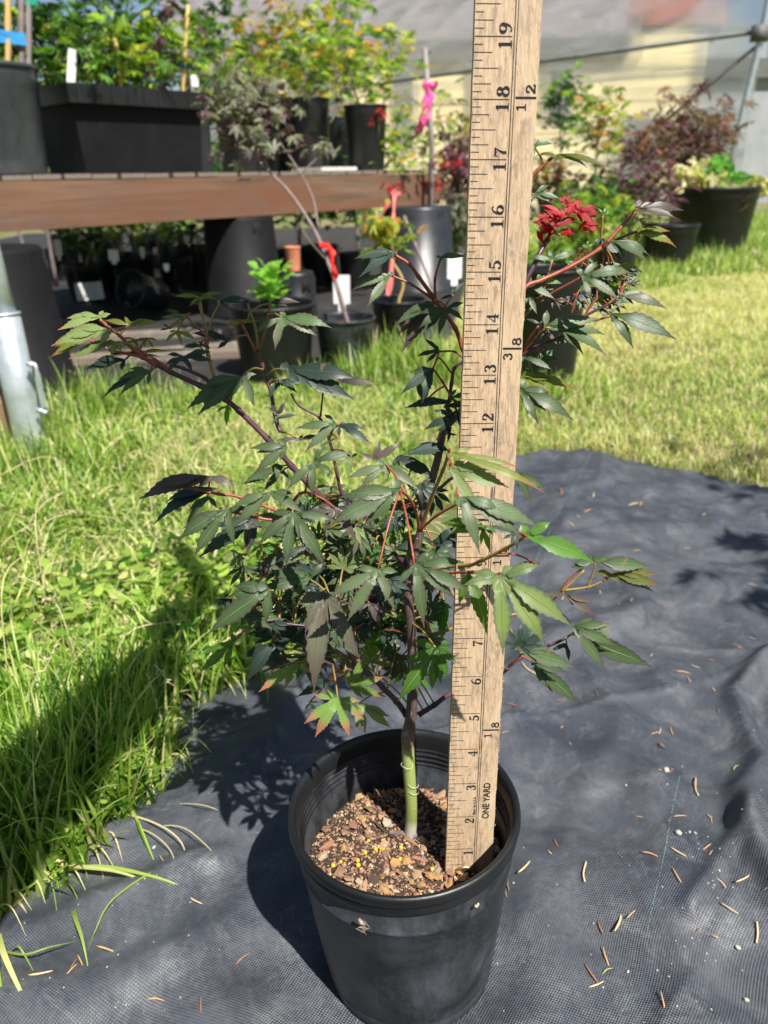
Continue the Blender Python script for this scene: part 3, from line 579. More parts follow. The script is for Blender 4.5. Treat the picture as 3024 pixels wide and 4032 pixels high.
PROF_U = [0, .05, .1, .16, .22, .28, .34, .40, .46, .52, .58, .64, .70, .75, .80, .85, .90, .95, 1.0]
def lobe_w(u): return np.interp(u, [0, .12, .3, .45, .58, .7, .8, .9, .96, 1], [.55, .70, .96, 1.0, .88, .62, .36, .15, .07, .0])
def build_leaf(base, tips, mat, wide=.15, arch=.07, serr=.09, foldk=.25, origin=None):
    """one palmate blade: lobes from the petiole joint to every tip, joined up to the sinuses"""
    A = [t_-base for t_ in tips]; n = len(A)
    N = Vector((0, 0, 0))
    for a, b in zip(A, A[1:]):
        c = a.normalized().cross(b.normalized()); 
        if c.z < 0: c = -c
        N += c
    if N.length < .02: N = Vector((0, -.5, 1))
    N = (N.normalized()+Vector((0, -.12, .18))).normalized()
    Lm = max(a.length for a in A); dirs = [a.normalized() for a in A]
    sides = []
    for d in dirs:
        s_ = N.cross(d); sides.append(s_.normalized() if s_.length > 1e-4 else d.orthogonal())
    # orient: side vector points from lobe i towards lobe i+1
    if n > 1 and sum((dirs[i+1]-dirs[i]).dot(sides[i]) for i in range(n-1)) < 0: sides = [-s_ for s_ in sides]
    V = []; Fc = []; UV = []
    def addv(p, uv): V.append(p-(origin or base)); UV.append(uv); return len(V)-1
    c0 = addv(base, (.5, 0)); jit = random.random()
    S_ = []
    for i in range(n-1):
        m_ = dirs[i]+dirs[i+1]; m_ = m_.normalized() if m_.length > .05 else N
        rs = .36*min(A[i].length, A[i+1].length); dt = max(-1, min(1, dirs[i].dot(dirs[i+1]))); rs *= .75+.35*(1-dt)*.5
        S_.append(base+m_*rs+N*rs*.06)
    for i in range(n):
        L = A[i].length; W = wide*max(L, .62*Lm)*(.85 if L > .5*Lm else .75)*.9; d = dirs[i]; sv = sides[i]
        def axp(u, k=i, d=d, L=L): 
            return base+A[k]*u+N*(.022*L*math.sin(u*7+k*2.3+jit*6)*u)+N*arch*L*(4*u*(1-u))*(1 if u < .6 else 1)-Vector((0, 0, 1))*(.05*L*max(0, u-.7)*2)
        prev = None; Ls = S_[i-1] if i > 0 else None; Rs = S_[i] if i < n-1 else None
        ul = ((Ls-base).dot(d)/L if Ls else .06); ur = ((Rs-base).dot(d)/L if Rs else .06)
        u0 = max(.05, min(.5, min(ul, ur) if (Ls and Rs) else max(.08, (ul if Ls else ur)*.6)))
        a0 = axp(u0)
        def wat(u, uu): return W*lobe_w(uu)
        # left and right start points
        lp = Ls if Ls else a0-sv*W*.35; rp_ = Rs if Rs else a0+sv*W*.35
        li = addv(lp, (.12, u0)); ai = addv(a0, (.5, u0)); ri = addv(rp_, (.88, u0))
        Fc += [(c0, li, ai), (c0, ai, ri)]
        wl0 = max(0, (a0-lp).dot(sv)); wr0 = max(0, (rp_-a0).dot(sv)); m = len(PROF_U)
        for k in range(1, m):
            uu = PROF_U[k]; u = u0+(1-u0)*uu; p = axp(u); ww = W*lobe_w(uu); bl = max(0, 1-uu/.3)
            tooth = 1+(serr if k % 2 else -serr) if k < m-2 else 1
            wl = (wl0*bl+ww*(1-bl))*tooth; wr = (wr0*bl+ww*(1-bl))*tooth
            fwd = A[i]*(.018 if k % 2 else 0)
            if k == m-1:
                ti = addv(p, (.5, 1)); Fc += [(li, ti, ai), (ai, ti, ri)]
            else:
                dz = N*foldk*ww
                nl = addv(p-sv*wl+dz*.6+fwd, (0, u)); na = addv(p, (.5, u)); nr = addv(p+sv*wr+dz*.6+fwd, (1, u))
                Fc += [(li, nl, na, ai), (ai, na, nr, ri)]; li, ai, ri = nl, na, nr
    me = bpy.data.meshes.new('leaf'); me.from_pydata(V, [], Fc); me.materials.append(mat); uvl = me.uv_layers.new(name='UVMap')
    for l in me.loops: uvl.data[l.index].uv = UV[l.vertex_index]
    me.polygons.foreach_set('use_smooth', [True]*len(me.polygons)); me.update(); return me
def place_leaf(px, py, tipspx, key, dcm=0, dn=.55, parent=None, arch=.07, wm=1.0):
    Yb = .400+dcm*.01; b = at(px, py, Yb); tips = []
    for x, y in tipspx:
        dv = (y-py)/F_PX*Yb; du = (x-px)/F_PX*Yb; dY = -dn*dv+random.uniform(-.12, .12)*abs(du)
        tips.append(at(x, y, Yb+dY))
    me = build_leaf(b, tips, LM[key], wide=random.uniform(.14, .175)*wm*(1.25 if key == 'r' else 1), arch=arch*random.uniform(.7, 1.3), origin=b)
    o = link('leaf', me, parent or maple, b-MO); return o, b
# --- wood: pixel polylines with a depth (cm from 0.40 m) and a radius in pixels
greenbark = NT('green_bark'); t = greenbark; co = t.coord(); sx = t.n('SeparateXYZ'); tc = t.n('TexCoord'); t.l(tc.outputs['Object'], sx.inputs[0])
nz = t.noise(120, 5, .7, co); st_ = t.noise(1, 5, .7, t.coord('Object', (900, 900, 90)))
hz = t.math('ADD', sx.outputs[2], t.math('MULTIPLY', t.math('SUBTRACT', nz, .5), .010))
c_ = t.ramp(t.math('MULTIPLY', hz, 10), [(.0, (.40, .37, .33)), (.13, (.36, .34, .28)), (.19, (.17, .21, .05)), (.40, (.24, .31, .08)), (.66, (.27, .34, .10)), (.74, (.30, .30, .10)), (.79, (.17, .12, .08)), (.9, (.13, .085, .065)), (1, (.08, .05, .045))])
c_ = t.mix(t.math('MULTIPLY', t.ramp(st_, [(.5, (0,)*3), (.66, (1,)*3)]), .35), c_, (.30, .24, .17))
c_ = t.mix(t.ramp(t.noise(700, 2, .5, co), [(.70, (0,)*3), (.75, (1,)*3)]), c_, (.5, .48, .38)); t.col(c_); t.set(Roughness=.55); t.bump(st_, .5, .0006); M['trunk'] = t.m
M['twig'] = simple('purple_twig', (.045, .018, .028), (.11, .05, .065), 90, .38, .2, 300)
M['redtwig'] = simple('red_stalk', (.20, .035, .025), (.30, .09, .045), 200, .4); M['oltwig'] = simple('olive_stalk', (.16, .13, .03), (.28, .17, .05), 200, .4)
def wpts(tl, pts): return [tp(tl, *q[:2]) if len(q) == 2 else tp(tl, *q[:2]) for q in pts]
NODES = []
def wood(name, px, d0, d1, r0, r1, mat, sub=6, parent=None, seg=8, knobs=True):
    n = len(px); P = [at(x, y, .40+(d0+(d1-d0)*i/(n-1))*.01) for i, (x, y) in enumerate(px)]
    P = smooth_path(P, sub); m = len(P); rad = [(r0+(r1-r0)*i/(m-1))/F_PX*.42 for i in range(m)]
    if knobs:
        for i in range(0, m, sub): rad[i] *= 1.25
    NODES.extend(P[::2]); mb = MB(); mb.tube([p-MO for p in P], rad, seg); return mb.build(name, M[mat], parent or maple)
tr = [(1613, 3370), (1613, 3310), (1620, 3230), (1620, 3160), (1614, 3080), (1608, 2990), (1606, 2940), (1607, 2895), (1617, 2835), (1626, 2700), (1625, 2600), (1620, 2480), (1606, 2330), (1620, 2230), (1650, 2120), (1665, 2040), (1690, 1930), (1725, 1800), (1745, 1700), (1776, 1660), (1830, 1600), (1880, 1500)]
P = [at(x, y, q) for (x, y), q in zip(tr, np.interp(range(len(tr)), [0, 8, 14, 21], [.372, .385, .392, .405]))]
P = smooth_path(P, 5); m = len(P); yy = np.interp(range(m), np.arange(len(tr))*5, [q[1] for q in tr])
rad = np.interp(-yy, [-3360, -3300, -3230, -3100, -2940, -2890, -2830, -2700, -2400, -2300, -2050, -1700, -1500], [33, 30, 29, 28, 29, 32, 26, 23, 21, 20, 16, 15, 11])/F_PX*.425
NODES.extend(P[20:]); mb = MB(); mb.tube([p-MO for p in P], list(rad), 20); trunk = mb.build('trunk', M['trunk'], maple); trunk['label'] = 'green lower trunk turning to brown ribbed bark above the graft'
for y_, dx in ((3010, -4), (3085, 2), (3112, 3), (3330, 0)):                             # pale tie scars round the stem
    c = at(1606+dx+(18 if y_ > 3050 else 0), y_, .3765); mb = MB(); k = 18
    mb.tube([c-MO+Vector((math.cos(a)*.0039, math.sin(a)*.0039, .0008*math.sin(a*2))) for a in [2*math.pi*i/k for i in range(k+1)]], .00017, 5, cap=False); mb.build('tie_scar', simple('scar', (.5, .46, .36)) if 'scar' not in bpy.data.materials else bpy.data.materials['scar'], maple)
for sx_ in (-1, 1):                                                                       # roots flare into the mix
    mb = MB(); c = at(1620, 3290, .372)-MO; mb.tube([c, c+Vector((sx_*.006, .003, -.001)), c+Vector((sx_*.014, .006, -.004)), c+Vector((sx_*.02, .007, -.009))], [.003, .002, .0018, .001], 8); mb.build('root', M['gbark'], maple)
mb = MB(); mb.box(at(1597, 2893, .374)-MO, (.004, .002, .005)); mb.build('pruning_scar', M['gbark'], maple)
W_ = wood
# lower forks
W_('branch', [(1600, 2815), (1560, 2760), (1505, 2705), (1452, 2654), (1400, 2620), (1370, 2550)], -1, -1, 15, 9, 'twig')
W_('branch', [(1452, 2654), (1390, 2640), (1330, 2625), (1270, 2600)], -1, -2, 8, 5, 'twig')
W_('branch', [(1648, 2815), (1712, 2775), (1778, 2730), (1900, 2690), (1985, 2642), (2050, 2590), (2200, 2526), (2252, 2495)], 0, 3, 13, 6, 'twig')
W_('branch', [(1985, 2642), (2020, 2610), (2065, 2565)], 2, 1, 5, 4, 'redtwig')
# long left limb
W_('branch', [(1620, 2240), (1560, 2180), (1500, 2110), (1420, 2020), (1330, 2012), (1247, 1940), (1151, 1838), (1054, 1729), (940, 1617), (885, 1572), (790, 1520), (670, 1464), (560, 1405), (520, 1385)], 0, 1, 15, 9, 'twig')
W_('branch', [(1104, 1700), (1088, 1657), (1067, 1548), (1052, 1500), (1033, 1435), (1018, 1378)], 1, 2, 9, 6, 'twig')
W_('branch', [(885, 1572), (840, 1530), (808, 1490), (720, 1450), (668, 1438)], 1, 1, 9, 6, 'twig')
W_('branch', [(845, 1490), (820, 1400), (815, 1350), (810, 1300), (790, 1210), (788, 1178)], 1, 2, 8, 5, 'oltwig')
W_('branch', [(668, 1462), (600, 1430), (520, 1370), (470, 1320), (440, 1300), (392, 1258)], 1, 0, 9, 5, 'redtwig')
W_('branch', [(640, 1440), (570, 1410), (510, 1395), (430, 1378)], 1, 0, 7, 5, 'redtwig')
W_('branch', [(670, 1455), (610, 1415), (540, 1372)], 0, 0, 6, 4, 'redtwig')
W_('branch', [(1018, 1378), (1040, 1320), (1065, 1190)], 2, 2, 5, 4, 'redtwig'); W_('branch', [(1012, 1390), (960, 1290), (945, 1262)], 2, 2, 5, 4, 'redtwig')
W_('branch', [(1018, 1378), (1005, 1290), (975, 1195)], 2, 2, 5, 4, 'oltwig'); W_('branch', [(840, 1340), (800, 1310), (733, 1245)], 1, 1, 5, 4, 'redtwig'); W_('branch', [(822, 1300), (840, 1240), (862, 1200)], 1, 1, 4, 3, 'oltwig')
# middle uprights
W_('branch', [(1420, 2100), (1380, 1990), (1345, 1940), (1326, 1860), (1308, 1770), (1295, 1729)], 2, 2, 9, 6, 'twig')
W_('branch', [(1302, 1750), (1262, 1650), (1180, 1600), (1145, 1550)], 3, 3, 6, 4, 'twig'); W_('branch', [(1262, 1640), (1270, 1560), (1275, 1530)], 3, 3, 4, 3, 'twig')
W_('branch', [(1240, 1950), (1180, 1945), (1102, 2040), (1000, 2036), (915, 2015)], -1, -2, 7, 5, 'redtwig'); W_('branch', [(1150, 2035), (946, 1958), (861, 1946), (723, 1916)], 0, -1, 7, 5, 'redtwig')
W_('branch', [(1666, 2040), (1640, 1950), (1600, 1900)], 0, 1, 6, 4, 'twig'); W_('branch', [(1690, 1960), (1780, 1880), (1860, 1810)], 1, 3, 8, 6, 'twig')
W_('branch', [(1655, 2090), (1700, 1960), (1745, 1850), (1765, 1790)], -2, -5, 8, 6, 'oltwig'); W_('branch', [(1650, 2090), (1720, 2030), (1800, 1985), (1860, 1960)], -2, -5, 6, 4, 'redtwig')
W_('branch', [(1650, 2090), (1640, 2020), (1610, 1960), (1575, 1930)], -2, -5, 6, 5, 'redtwig')
W_('branch', [(1640, 2260), (1760, 2230), (1850, 2225), (1898, 2206), (1990, 2160), (2070, 2112)], -2, -7, 9, 6, 'oltwig')
W_('branch', [(1620, 2300), (1760, 2260), (1850, 2255), (1965, 2268)], -2, -7, 6, 4, 'redtwig')
# left of stick leader
W_('branch', [(1880, 1600), (1850, 1450), (1821, 1371), (1792, 1292), (1720, 1190), (1648, 1090), (1610, 1040), (1556, 1005)], 3, 3, 11, 6, 'redtwig')
W_('branch', [(1712, 1183), (1620, 1120), (1543, 1086)], 3, 3, 6, 4, 'redtwig'); W_('branch', [(1715, 1185), (1713, 1100), (1735, 1018)], 3, 3, 6, 4, 'redtwig')
W_('branch', [(1760, 1640), (1778, 1510), (1790, 1450), (1830, 1420)], 3, 3, 8, 6, 'twig'); W_('branch', [(1785, 1480), (1730, 1410), (1705, 1452)], 3, 2, 4, 4, 'redtwig'); W_('branch', [(1835, 1420), (1790, 1385), (1733, 1384)], 3, 3, 4, 4, 'redtwig'); W_('branch', [(1775, 1560), (1740, 1500), (1705, 1452)], 3, 2, 5, 4, 'redtwig')
# right leaders behind the stick
W_('branch', [(1880, 1500), (1980, 1250), (2078, 1091), (2125, 998), (2158, 945)], 3, 5, 12, 8, 'twig')
W_('branch', [(1960, 1300), (2060, 1140), (2131, 1104), (2244, 1051), (2363, 978), (2440, 900), (2505, 830)], 3, 5, 10, 7, 'redtwig')
W_('branch', [(2363, 965), (2370, 900), (2373, 852)], 5, 5, 5, 4, 'oltwig'); W_('branch', [(2380, 970), (2436, 940), (2509, 912)], 5, 5, 5, 4, 'twig')
W_('branch', [(2060, 1250), (2111, 1190), (2137, 1150), (2174, 1024)], 4, 4, 6, 4, 'oltwig'); W_('branch', [(2111, 1190), (2200, 1140), (2290, 1091)], 4, 3, 6, 4, 'redtwig')
W_('branch', [(1940, 1480), (2061, 1389), (2217, 1323), (2297, 1250), (2370, 1210), (2436, 1177)], 4, 4, 9, 5, 'twig'); W_('branch', [(2297, 1250), (2330, 1200), (2350, 1177)], 4, 4, 5, 4, 'redtwig'); W_('branch', [(2297, 1262), (2350, 1260), (2403, 1245)], 4, 4, 5, 4, 'redtwig')
W_('branch', [(2061, 1389), (2080, 1340), (2120, 1284)], 4, 3, 5, 4, 'redtwig'); W_('branch', [(2065, 1385), (2110, 1330), (2148, 1290)], 4, 3, 5, 4, 'redtwig'); W_('branch', [(2250, 1235), (2262, 1190), (2272, 1160)], 4, 4, 4, 3, 'redtwig')
W_('branch', [(1940, 900), (2050, 760), (2120, 670), (2187, 612)], 5, 5, 7, 5, 'redtwig'); W_('branch', [(1900, 1400), (1930, 1000), (1960, 820)], 5, 5, 9, 7, 'twig')
W_('branch', [(2158, 945), (2180, 880), (2225, 835)], 5, 5, 7, 5, 'redtwig'); W_('branch', [(2244, 1051), (2290, 990), (2310, 975)], 5, 5, 4, 3, 'redtwig')
W_('branch', [(1700, 2500), (1900, 2440), (2110, 2400), (2215, 2325), (2300, 2245)], 1, 2, 8, 5, 'oltwig'); W_('branch', [(2215, 2325), (2320, 2310), (2400, 2275)], 2, 2, 6, 4, 'oltwig'); W_('branch', [(2200, 2340), (2230, 2290), (2300, 2232)], 2, 2, 5, 4, 'redtwig'); W_('branch', [(2310, 2320), (2330, 2270), (2345, 2215)], 2, 2, 5, 4, 'oltwig')
W_('branch', [(1370, 2560), (1280, 2480), (1100, 2450), (1000, 2400)], -1, -2, 7, 5, 'twig'); W_('branch', [(1600, 2350), (1500, 2330), (1400, 2380), (1300, 2350)], -1, -3, 7, 5, 'twig')
LEAVES = '''
H 455 975|145 975 240 930 60 1080 490 905 560 935|c 0
H 575 1100|0 1230 215 1060 60 1160 320 1165 455 1225|c -1
H 740 1045|690 960 500 990 890 980 1010 1005|o 1
H 600 1110|580 1080 720 1065|o 0
H 340 1180|0 1330 30 1240 120 1295 310 1170|o 0
H 620 1200|160 1350 280 1260 500 1215 560 1330 660 1290|c -1
A 985 1095|775 1250 760 1150 840 1080 965 1190|g 0
A 985 1100|660 1275 760 1200|d 1
H 1395 780|1150 775 1290 870 1620 740 1550 800 1440 760|o 2
A 1430 640|1610 620 1385 680 1500 690 1600 650|d 2
H 1250 965|1020 975 1100 940 1190 1010 1310 925|c 1
H 1185 1095|1065 1210 1100 1110 1230 1240 1360 1180|o 1
H 900 1160|780 1200 960 1260 870 1250 1000 1190|o 1
A 1200 1000|1080 1055 1110 1080 1260 1100 1390 1030 1385 965 1090 985|d -1
A 880 890|790 940 910 960 960 900|o 1
A 1110 820|1040 830 1060 785 1130 790|g 1
A 1300 930|1190 930 1250 900 1330 960|c 1
A 820 1020|550 1085 620 1020 790 1090|d 1
A 1500 900|1380 850 1250 840 1420 950|d 2
A 1600 1130|1220 1335 1290 1375 1300 1200 1460 1300 1659 1330 1640 1130|g -2
A 1490 1320|1410 1365 1480 1460 1510 1360|b 2
A 900 990|1010 1020 1100 960 1060 1010|o 1
H 1420 1240|1290 1220 1230 1250 1380 1190 1500 1260|d 1
B 565 620|420 705 530 795 755 715 840 670 580 590|g 1
B 500 545|600 560 665 535 570 525|p 2
B 380 650|250 665 300 640 440 640|o 2
B 355 935|420 1100 380 1010 430 930|g -1
B 600 905|660 975 845 1030 960 1060 985 945 560 870|d 0
B 880 975|1080 985 990 945 860 890|p 1
B 560 960|490 1060 650 1030 700 980|d 1
G 360 65|290 0 300 -20 415 -45 400 20|p 0
G 345 85|510 60 430 70 320 130|d 0
G 785 130|690 55 480 155 645 185 550 330|g 0
G 800 135|860 120 1000 165 1035 265 940 220 800 220|d 0
G 425 295|375 235 150 300 200 330 185 485 370 390|g -1
G 510 248|350 240 650 205 540 205|p 0
G 610 405|425 600 605 650 765 490 890 330 700 270|g -2
G 790 230|680 290 640 340 720 260|p -1
G 890 370|690 385 760 445 870 520 940 340|c 0
G 1060 395|970 340 1110 300 1255 265 1100 245|p 0
G 1145 425|850 520 940 600 1160 520 1385 600 1330 480 1060 385|g -3
G 1210 370|1200 440 1500 520 1400 400 1290 370|d 0
G 1590 320|1290 350 1300 320 1390 265 1500 300|d -1
G 1590 200|1500 245 1540 130 1659 210|d 1
G 400 430|90 565 180 510 270 600 300 440|g 1
G 400 460|250 610 330 530 440 560|g 1
D 550 622|70 760 320 715 180 690 470 690 700 690|p -1
D 590 700|160 925 250 785 330 820|d 1
D 530 745|380 965 400 850 590 830|g 0
D 655 835|330 1030 440 1140 360 960 700 1080 790 830|g -2
G 305 620|30 720 40 870 250 700 550 770 470 630|g -2
G 465 768|200 1015 415 1165 590 1055 700 1150 780 820 310 775|g -3
D 860 890|470 1140 600 1000 560 950 780 1130|d 0
D 810 890|785 1130 730 990 880 960|p 0
G 770 740|560 800 690 905 935 975 830 800 640 715|p -1
G 920 875|870 965 960 1010 1078 1005 1000 900|c -1
G 1115 875|1250 960 1090 740 1270 800 1160 640 1180 960|b 0
G 1190 1020|1000 1130 1050 1080 1280 925 1450 1000 1220 1130|d 0
G 560 1010|335 1135 440 1050 620 1080|d 0
G 590 1255|290 1190 230 1320 450 1400 690 1130 380 1150|g -2
G 305 1330|0 1370 -150 1640 270 1575 190 1290 30 1300|g -3
G 560 1080|550 1130 620 1130 600 1060|c 1
G 660 1050|780 1070 700 1130 640 1150 760 1000|p 0
G 1050 1000|820 1000 900 1030 970 970|o 0
G 860 1260|660 1180 720 1260 760 1170|d 1
G 910 1250|780 1080 810 1040 830 1150|d 0
G 930 1200|920 1030 960 1110|d 1
G 1000 1120|1150 1140 1080 1060 900 1140|c 0
K 200 80|-60 200 0 640 100 1155 330 500 600 790 480 470 380 260|m -5
G 1085 1180|930 1180 720 1385 860 1550 1210 1485 1230 1200|g -8
G 1350 1150|1220 1300 1420 1600 1640 1385 1740 1330 1720 1120 1460 1050|g -9
G 1245 610|1200 520 800 650 740 840 975 860|g -8
E 515 345|500 395 490 400 670 565 835 435 825 298 600 290|c -8
E 520 255|500 280 1040 455 900 330 640 225|o -8 .4
E 560 490|680 800 905 700 1000 650 790 560 580 560|g -9
E 870 350|955 520 1040 450 890 440|g 1
E 700 650|510 690 460 630 600 600 770 690|b -8
E 690 655|735 800 755 700 680 760|b -8
E 930 705|1065 625 1060 750 1290 835 900 640|b -6
E 870 690|700 650 880 785 800 720|d -8
E 785 925|580 970 640 905 860 870 1010 855 1180 1190 1035 1290 800 1345 800 1250|y -9
E 990 860|880 855 1005 855 910 890|d -5
E 1290 850|1170 875 1480 860 1605 865 1400 820 1180 850|g 2
E 1390 910|1660 970 1450 960 1640 905 1300 900|o 2
E 1400 930|1625 1010 1500 950|g 2
E 1130 1020|1310 1138 1285 1060 1200 1090 1000 1010|p 0
E 1175 1200|1390 1180 1300 1150 1270 1200 1360 1430 1425 1300|g 1
E 1310 1215|1390 1275 1395 1200 1350 1250|l 1
E 1190 1245|1620 1410 1500 1320|g 2
E 890 1325|1080 1320 1190 1412 1010 1390 860 1290|g 0
E 950 1390|1075 1555 1215 1615 1160 1445 1010 1380|g 1
E 1150 1290|1060 1330 1110 1300 1160 1390|d 2
E 900 1300|840 1320 870 1260 970 1240|d 2
E 1000 1080|1090 1160 1180 1190 1120 1110|d 3
K 1425 690|1180 600 1080 860 1010 1260 1380 1160 1480 1080 1560 1020 1650 840 1590 690|b -4
E 430 1060|420 1145 490 1240 530 1100|b 0
E 610 900|720 1240 560 1080 650 1000|b -7
K 1500 160|1380 350 1490 640 1560 400|b 0
E 150 650|180 770 250 700 60 660|b 0
E 240 560|150 520 210 640 280 600|b 1
E 60 660|110 750 20 720 130 700|c 1
E 330 230|285 275 400 200 480 230|p 1
E 330 290|205 290 270 280 420 380|d 1
E 540 50|370 125 420 20 480 0 450 150|d -1
E 520 120|440 130 500 200 460 90|d -1
E 560 30|480 60 520 -20 570 120|d 0
E 480 710|430 800 580 790 600 700|p -2
E 420 760|360 700 540 650 560 740|d -3
K 360 1240|210 1120 90 1200 -10 1510 110 1659 490 1659 650 1470 610 1270|l -4
K 490 1110|440 860 680 740 870 1000 890 1220 640 1240|l -3
K 720 840|820 730 970 890 760 950|o -1
F 305 310|120 475 130 380 250 455 300 265|b 0
F 525 320|370 530 350 400 600 360 620 300|d -1
F 650 430|440 582 580 565 720 480 740 410|l 0
F 430 228|330 240 370 260 450 190|b 0
K 600 1290|560 1600 660 1620 940 1560 930 1440 560 1330|c 0
K 250 1060|-90 1220 0 1120 120 1010 380 1100|d -1
F 850 260|700 330 880 350 985 400 800 200|g -2
F 1090 60|1030 130 1100 240 1000 100|p -1
F 1130 50|1140 150 1190 130 1230 80|d 0
K 700 200|560 300 720 320 830 470 950 330|p -3
K 950 130|820 300 1000 300 1090 220|d -1
K 960 400|950 540 1130 480 1240 380 1100 300|b 1
K 850 500|830 620 900 560 860 720|d 0
K 650 420|600 650 720 620 740 500|d -1
K 1100 500|1040 640 1160 600 1250 520|d 2
K 60 330|-160 420 -100 560 60 560|g -1
K 420 560|360 680 550 560 530 480|b 1
F 60 230|-20 210 130 170 100 260|b 2
F 420 150|330 240 500 250 560 170|b 2
F 720 640|690 690 750 690 770 640|c 1
C 605 250|700 190 760 270 710 300 590 300|g 4
C 735 12|1055 92 930 90 610 20|o 5 .6
C 600 -40|640 -75 720 -55 610 20|g 5
C 860 355|985 325 990 385 960 430 880 275|r 4
C 790 385|640 310 830 290 890 275 740 330|r 4
C 700 440|590 410 625 370 700 370 780 380|r 5
C 730 450|870 385 800 400 690 400|r 4
C 760 490|855 485 820 475|r 4
C 660 545|620 455 700 490|r 5
C 1018 372|980 325 1035 320 1068 360|b 5
C 1215 340|1205 285 1240 275 1500 335 1450 388 1330 300|p 4
C 1215 350|1400 370 1275 460 1330 345|o 5
C 1220 470|1455 558 1415 465 1330 450 1215 530|o 5
C 1050 525|1295 605 1285 640 1120 560 1145 625|g 4
C 715 640|580 620 690 570 775 600 860 590|g 4
C 735 655|630 660 860 660 780 640|b 5
C 890 740|870 690 985 645 1200 705 1115 875 945 880 860 680|g 2
C 1090 690|1205 748 1150 695|o 5
C 1095 735|1190 755 1130 760|o 5
C 570 790|735 872 640 800 590 735|g 4
C 570 850|625 960 640 880 560 900|g 4
C 862 850|1000 800 1160 810 930 780|b 5
C 1110 855|1405 920 1280 840 1200 900 1130 820|m 4
C 1055 960|990 940 1060 920 1450 1105 1200 1160 1100 1010|g 4
C 670 1050|685 930 850 965 1000 985 790 1040|g 3
C 755 1060|1030 1080 1040 1195 905 1205 850 1150|g 3
C 545 1215|735 1298 640 1220 520 1250|g 4
C 530 1340|725 1350 855 1395 710 1430 620 1310|o 4
C 520 1410|560 1350 700 1420 845 1580 680 1535 630 1605|g 2
C 640 1020|555 985 600 1010 660 1000|d 4
C 1000 505|1125 640 1070 590 960 560|d 5
C 920 560|850 560 930 520 980 550|b 5
C 620 760|700 740 780 780 650 720|b 5
C 650 800|740 820 700 770|g 5
C 860 700|760 650 830 640 900 670|b 6
C 690 1060|640 1110 740 1150 700 1100|d 5
C 760 1080|840 1160 800 1120|d 5
C 600 1310|540 1290 660 1270 700 1330|g 5
C 540 1420|590 1520 640 1480|g 4
C 560 1510|640 1610 600 1540|d 4
B 1190 272|960 300 1050 260 985 395 1130 310|d 2
B 1160 395|950 465 1030 565 1060 400 1160 370|g 2
B 1430 300|1405 285 1500 265 1580 285 1440 310|g 3
B 1400 540|1180 665 1220 620 1320 560|g 2
B 1395 550|1220 800 1200 710 1310 600|p 3
B 1460 570|1310 600 1310 680 1420 715 1555 635 1560 540|g 1
B 1440 600|1350 690 1300 650|d 2
B 1425 805|1300 830 1340 735 1400 770 1350 870|p 2
B 1390 900|1210 1040 1330 1085 1350 960 1280 910|d 1
B 1340 1090|1300 960 1360 970 1380 1050|d 2
B 1500 500|1425 525 1560 430 1500 460|d 4
B 1480 1060|1520 1010 1600 1040 1540 1100|g 2
B 1490 1080|1230 1110 1400 1095|d 2
B 1450 1110|1560 1110 1620 1090 1500 1050|d 2
'''
nl = 0
for ln in LEAVES.strip().split('\n'):
    h, tips, k = ln.split('|'); tl, bx, by = h.split(); ks = k.split(); key, dc = ks[:2]; wm = float(ks[2]) if len(ks) > 2 else 1.0; tn = [float(q) for q in tips.split()]
    px, py = tp(tl, float(bx), float(by)); T2 = [tp(tl, tn[i], tn[i+1]) for i in range(0, len(tn), 2)]
    # walk round the joint so that neighbouring lobes are neighbours in the list
    an = [math.atan2(y-py, x-px) for x, y in T2]; od = sorted(range(len(T2)), key=lambda i: an[i])
    gaps = [((an[od[(i+1) % len(od)]]-an[od[i]]) % (2*math.pi), i) for i in range(len(od))]; gi = max(gaps)[1]
    od = od[gi+1:]+od[:gi+1]; T2 = [T2[i] for i in od]
    o, b = place_leaf(px, py, T2, key, float(dc), wm=wm); nl += 1
    # petiole to the nearest twig
    c = min(NODES, key=lambda p: (p-b).length if (p-b).length > .006 else .05+abs((p-b).length-.006))
    d = (c-b)
    if d.length < .075:
        mid = b.lerp(c, .5)+Vector((0, 0, .08*d.length)); mb = MB(); mb.tube([p-b for p in smooth_path([b, mid, c], 4)], [.00055]*4+[.0006]*4+[.0008], 6)
        mb.build('leaf_stalk', M['redtwig' if random.random() < .6 else 'oltwig'], o)
for i in range(26):                                     # airy spray right of the stick
    px = random.uniform(2090, 2480); py = random.uniform(1010, 1180)+(2480-px)*random.uniform(.0, .9); s_ = random.uniform(45, 95); a0 = random.uniform(-.5, 1.6)
    tips = [(px+s_*q*math.cos(a0+da), py+s_*q*math.sin(a0+da)*.6) for da, q in ((-1.6, .45), (-.9, .75), (-.4, .95), (0, 1.1), (.45, .95), (.95, .7), (1.6, .4))]
    o, b = place_leaf(px, py, tips, random.choice('ggdmob'), random.uniform(4, 7)); c = min(NODES, key=lambda p: (p-b).length)
    mb = MB(); mb.tube([p-b for p in smooth_path([b, b.lerp(c, .5)+Vector((0, 0, .002)), c], 3)], .0005, 5); mb.build('leaf_stalk', M['redtwig'], o)
for px, py, a0, s_ in ((2200, 860, -2.4, 80), (2240, 840, -1.2, 85), (2270, 850, -.2, 95), (2180, 900, 2.6, 75), (2290, 880, .6, 85), (2230, 800, -1.8, 60), (2160, 860, -2.9, 60), (2230, 900, 1.4, 60)):
    tips = [(px+s_*q*math.cos(a0+da), py+s_*q*math.sin(a0+da)*.7) for da, q in ((-1.2, .5), (-.6, .85), (0, 1.0), (.6, .85), (1.2, .5))]; place_leaf(px, py, tips, 'r', random.uniform(3.5, 5.5))
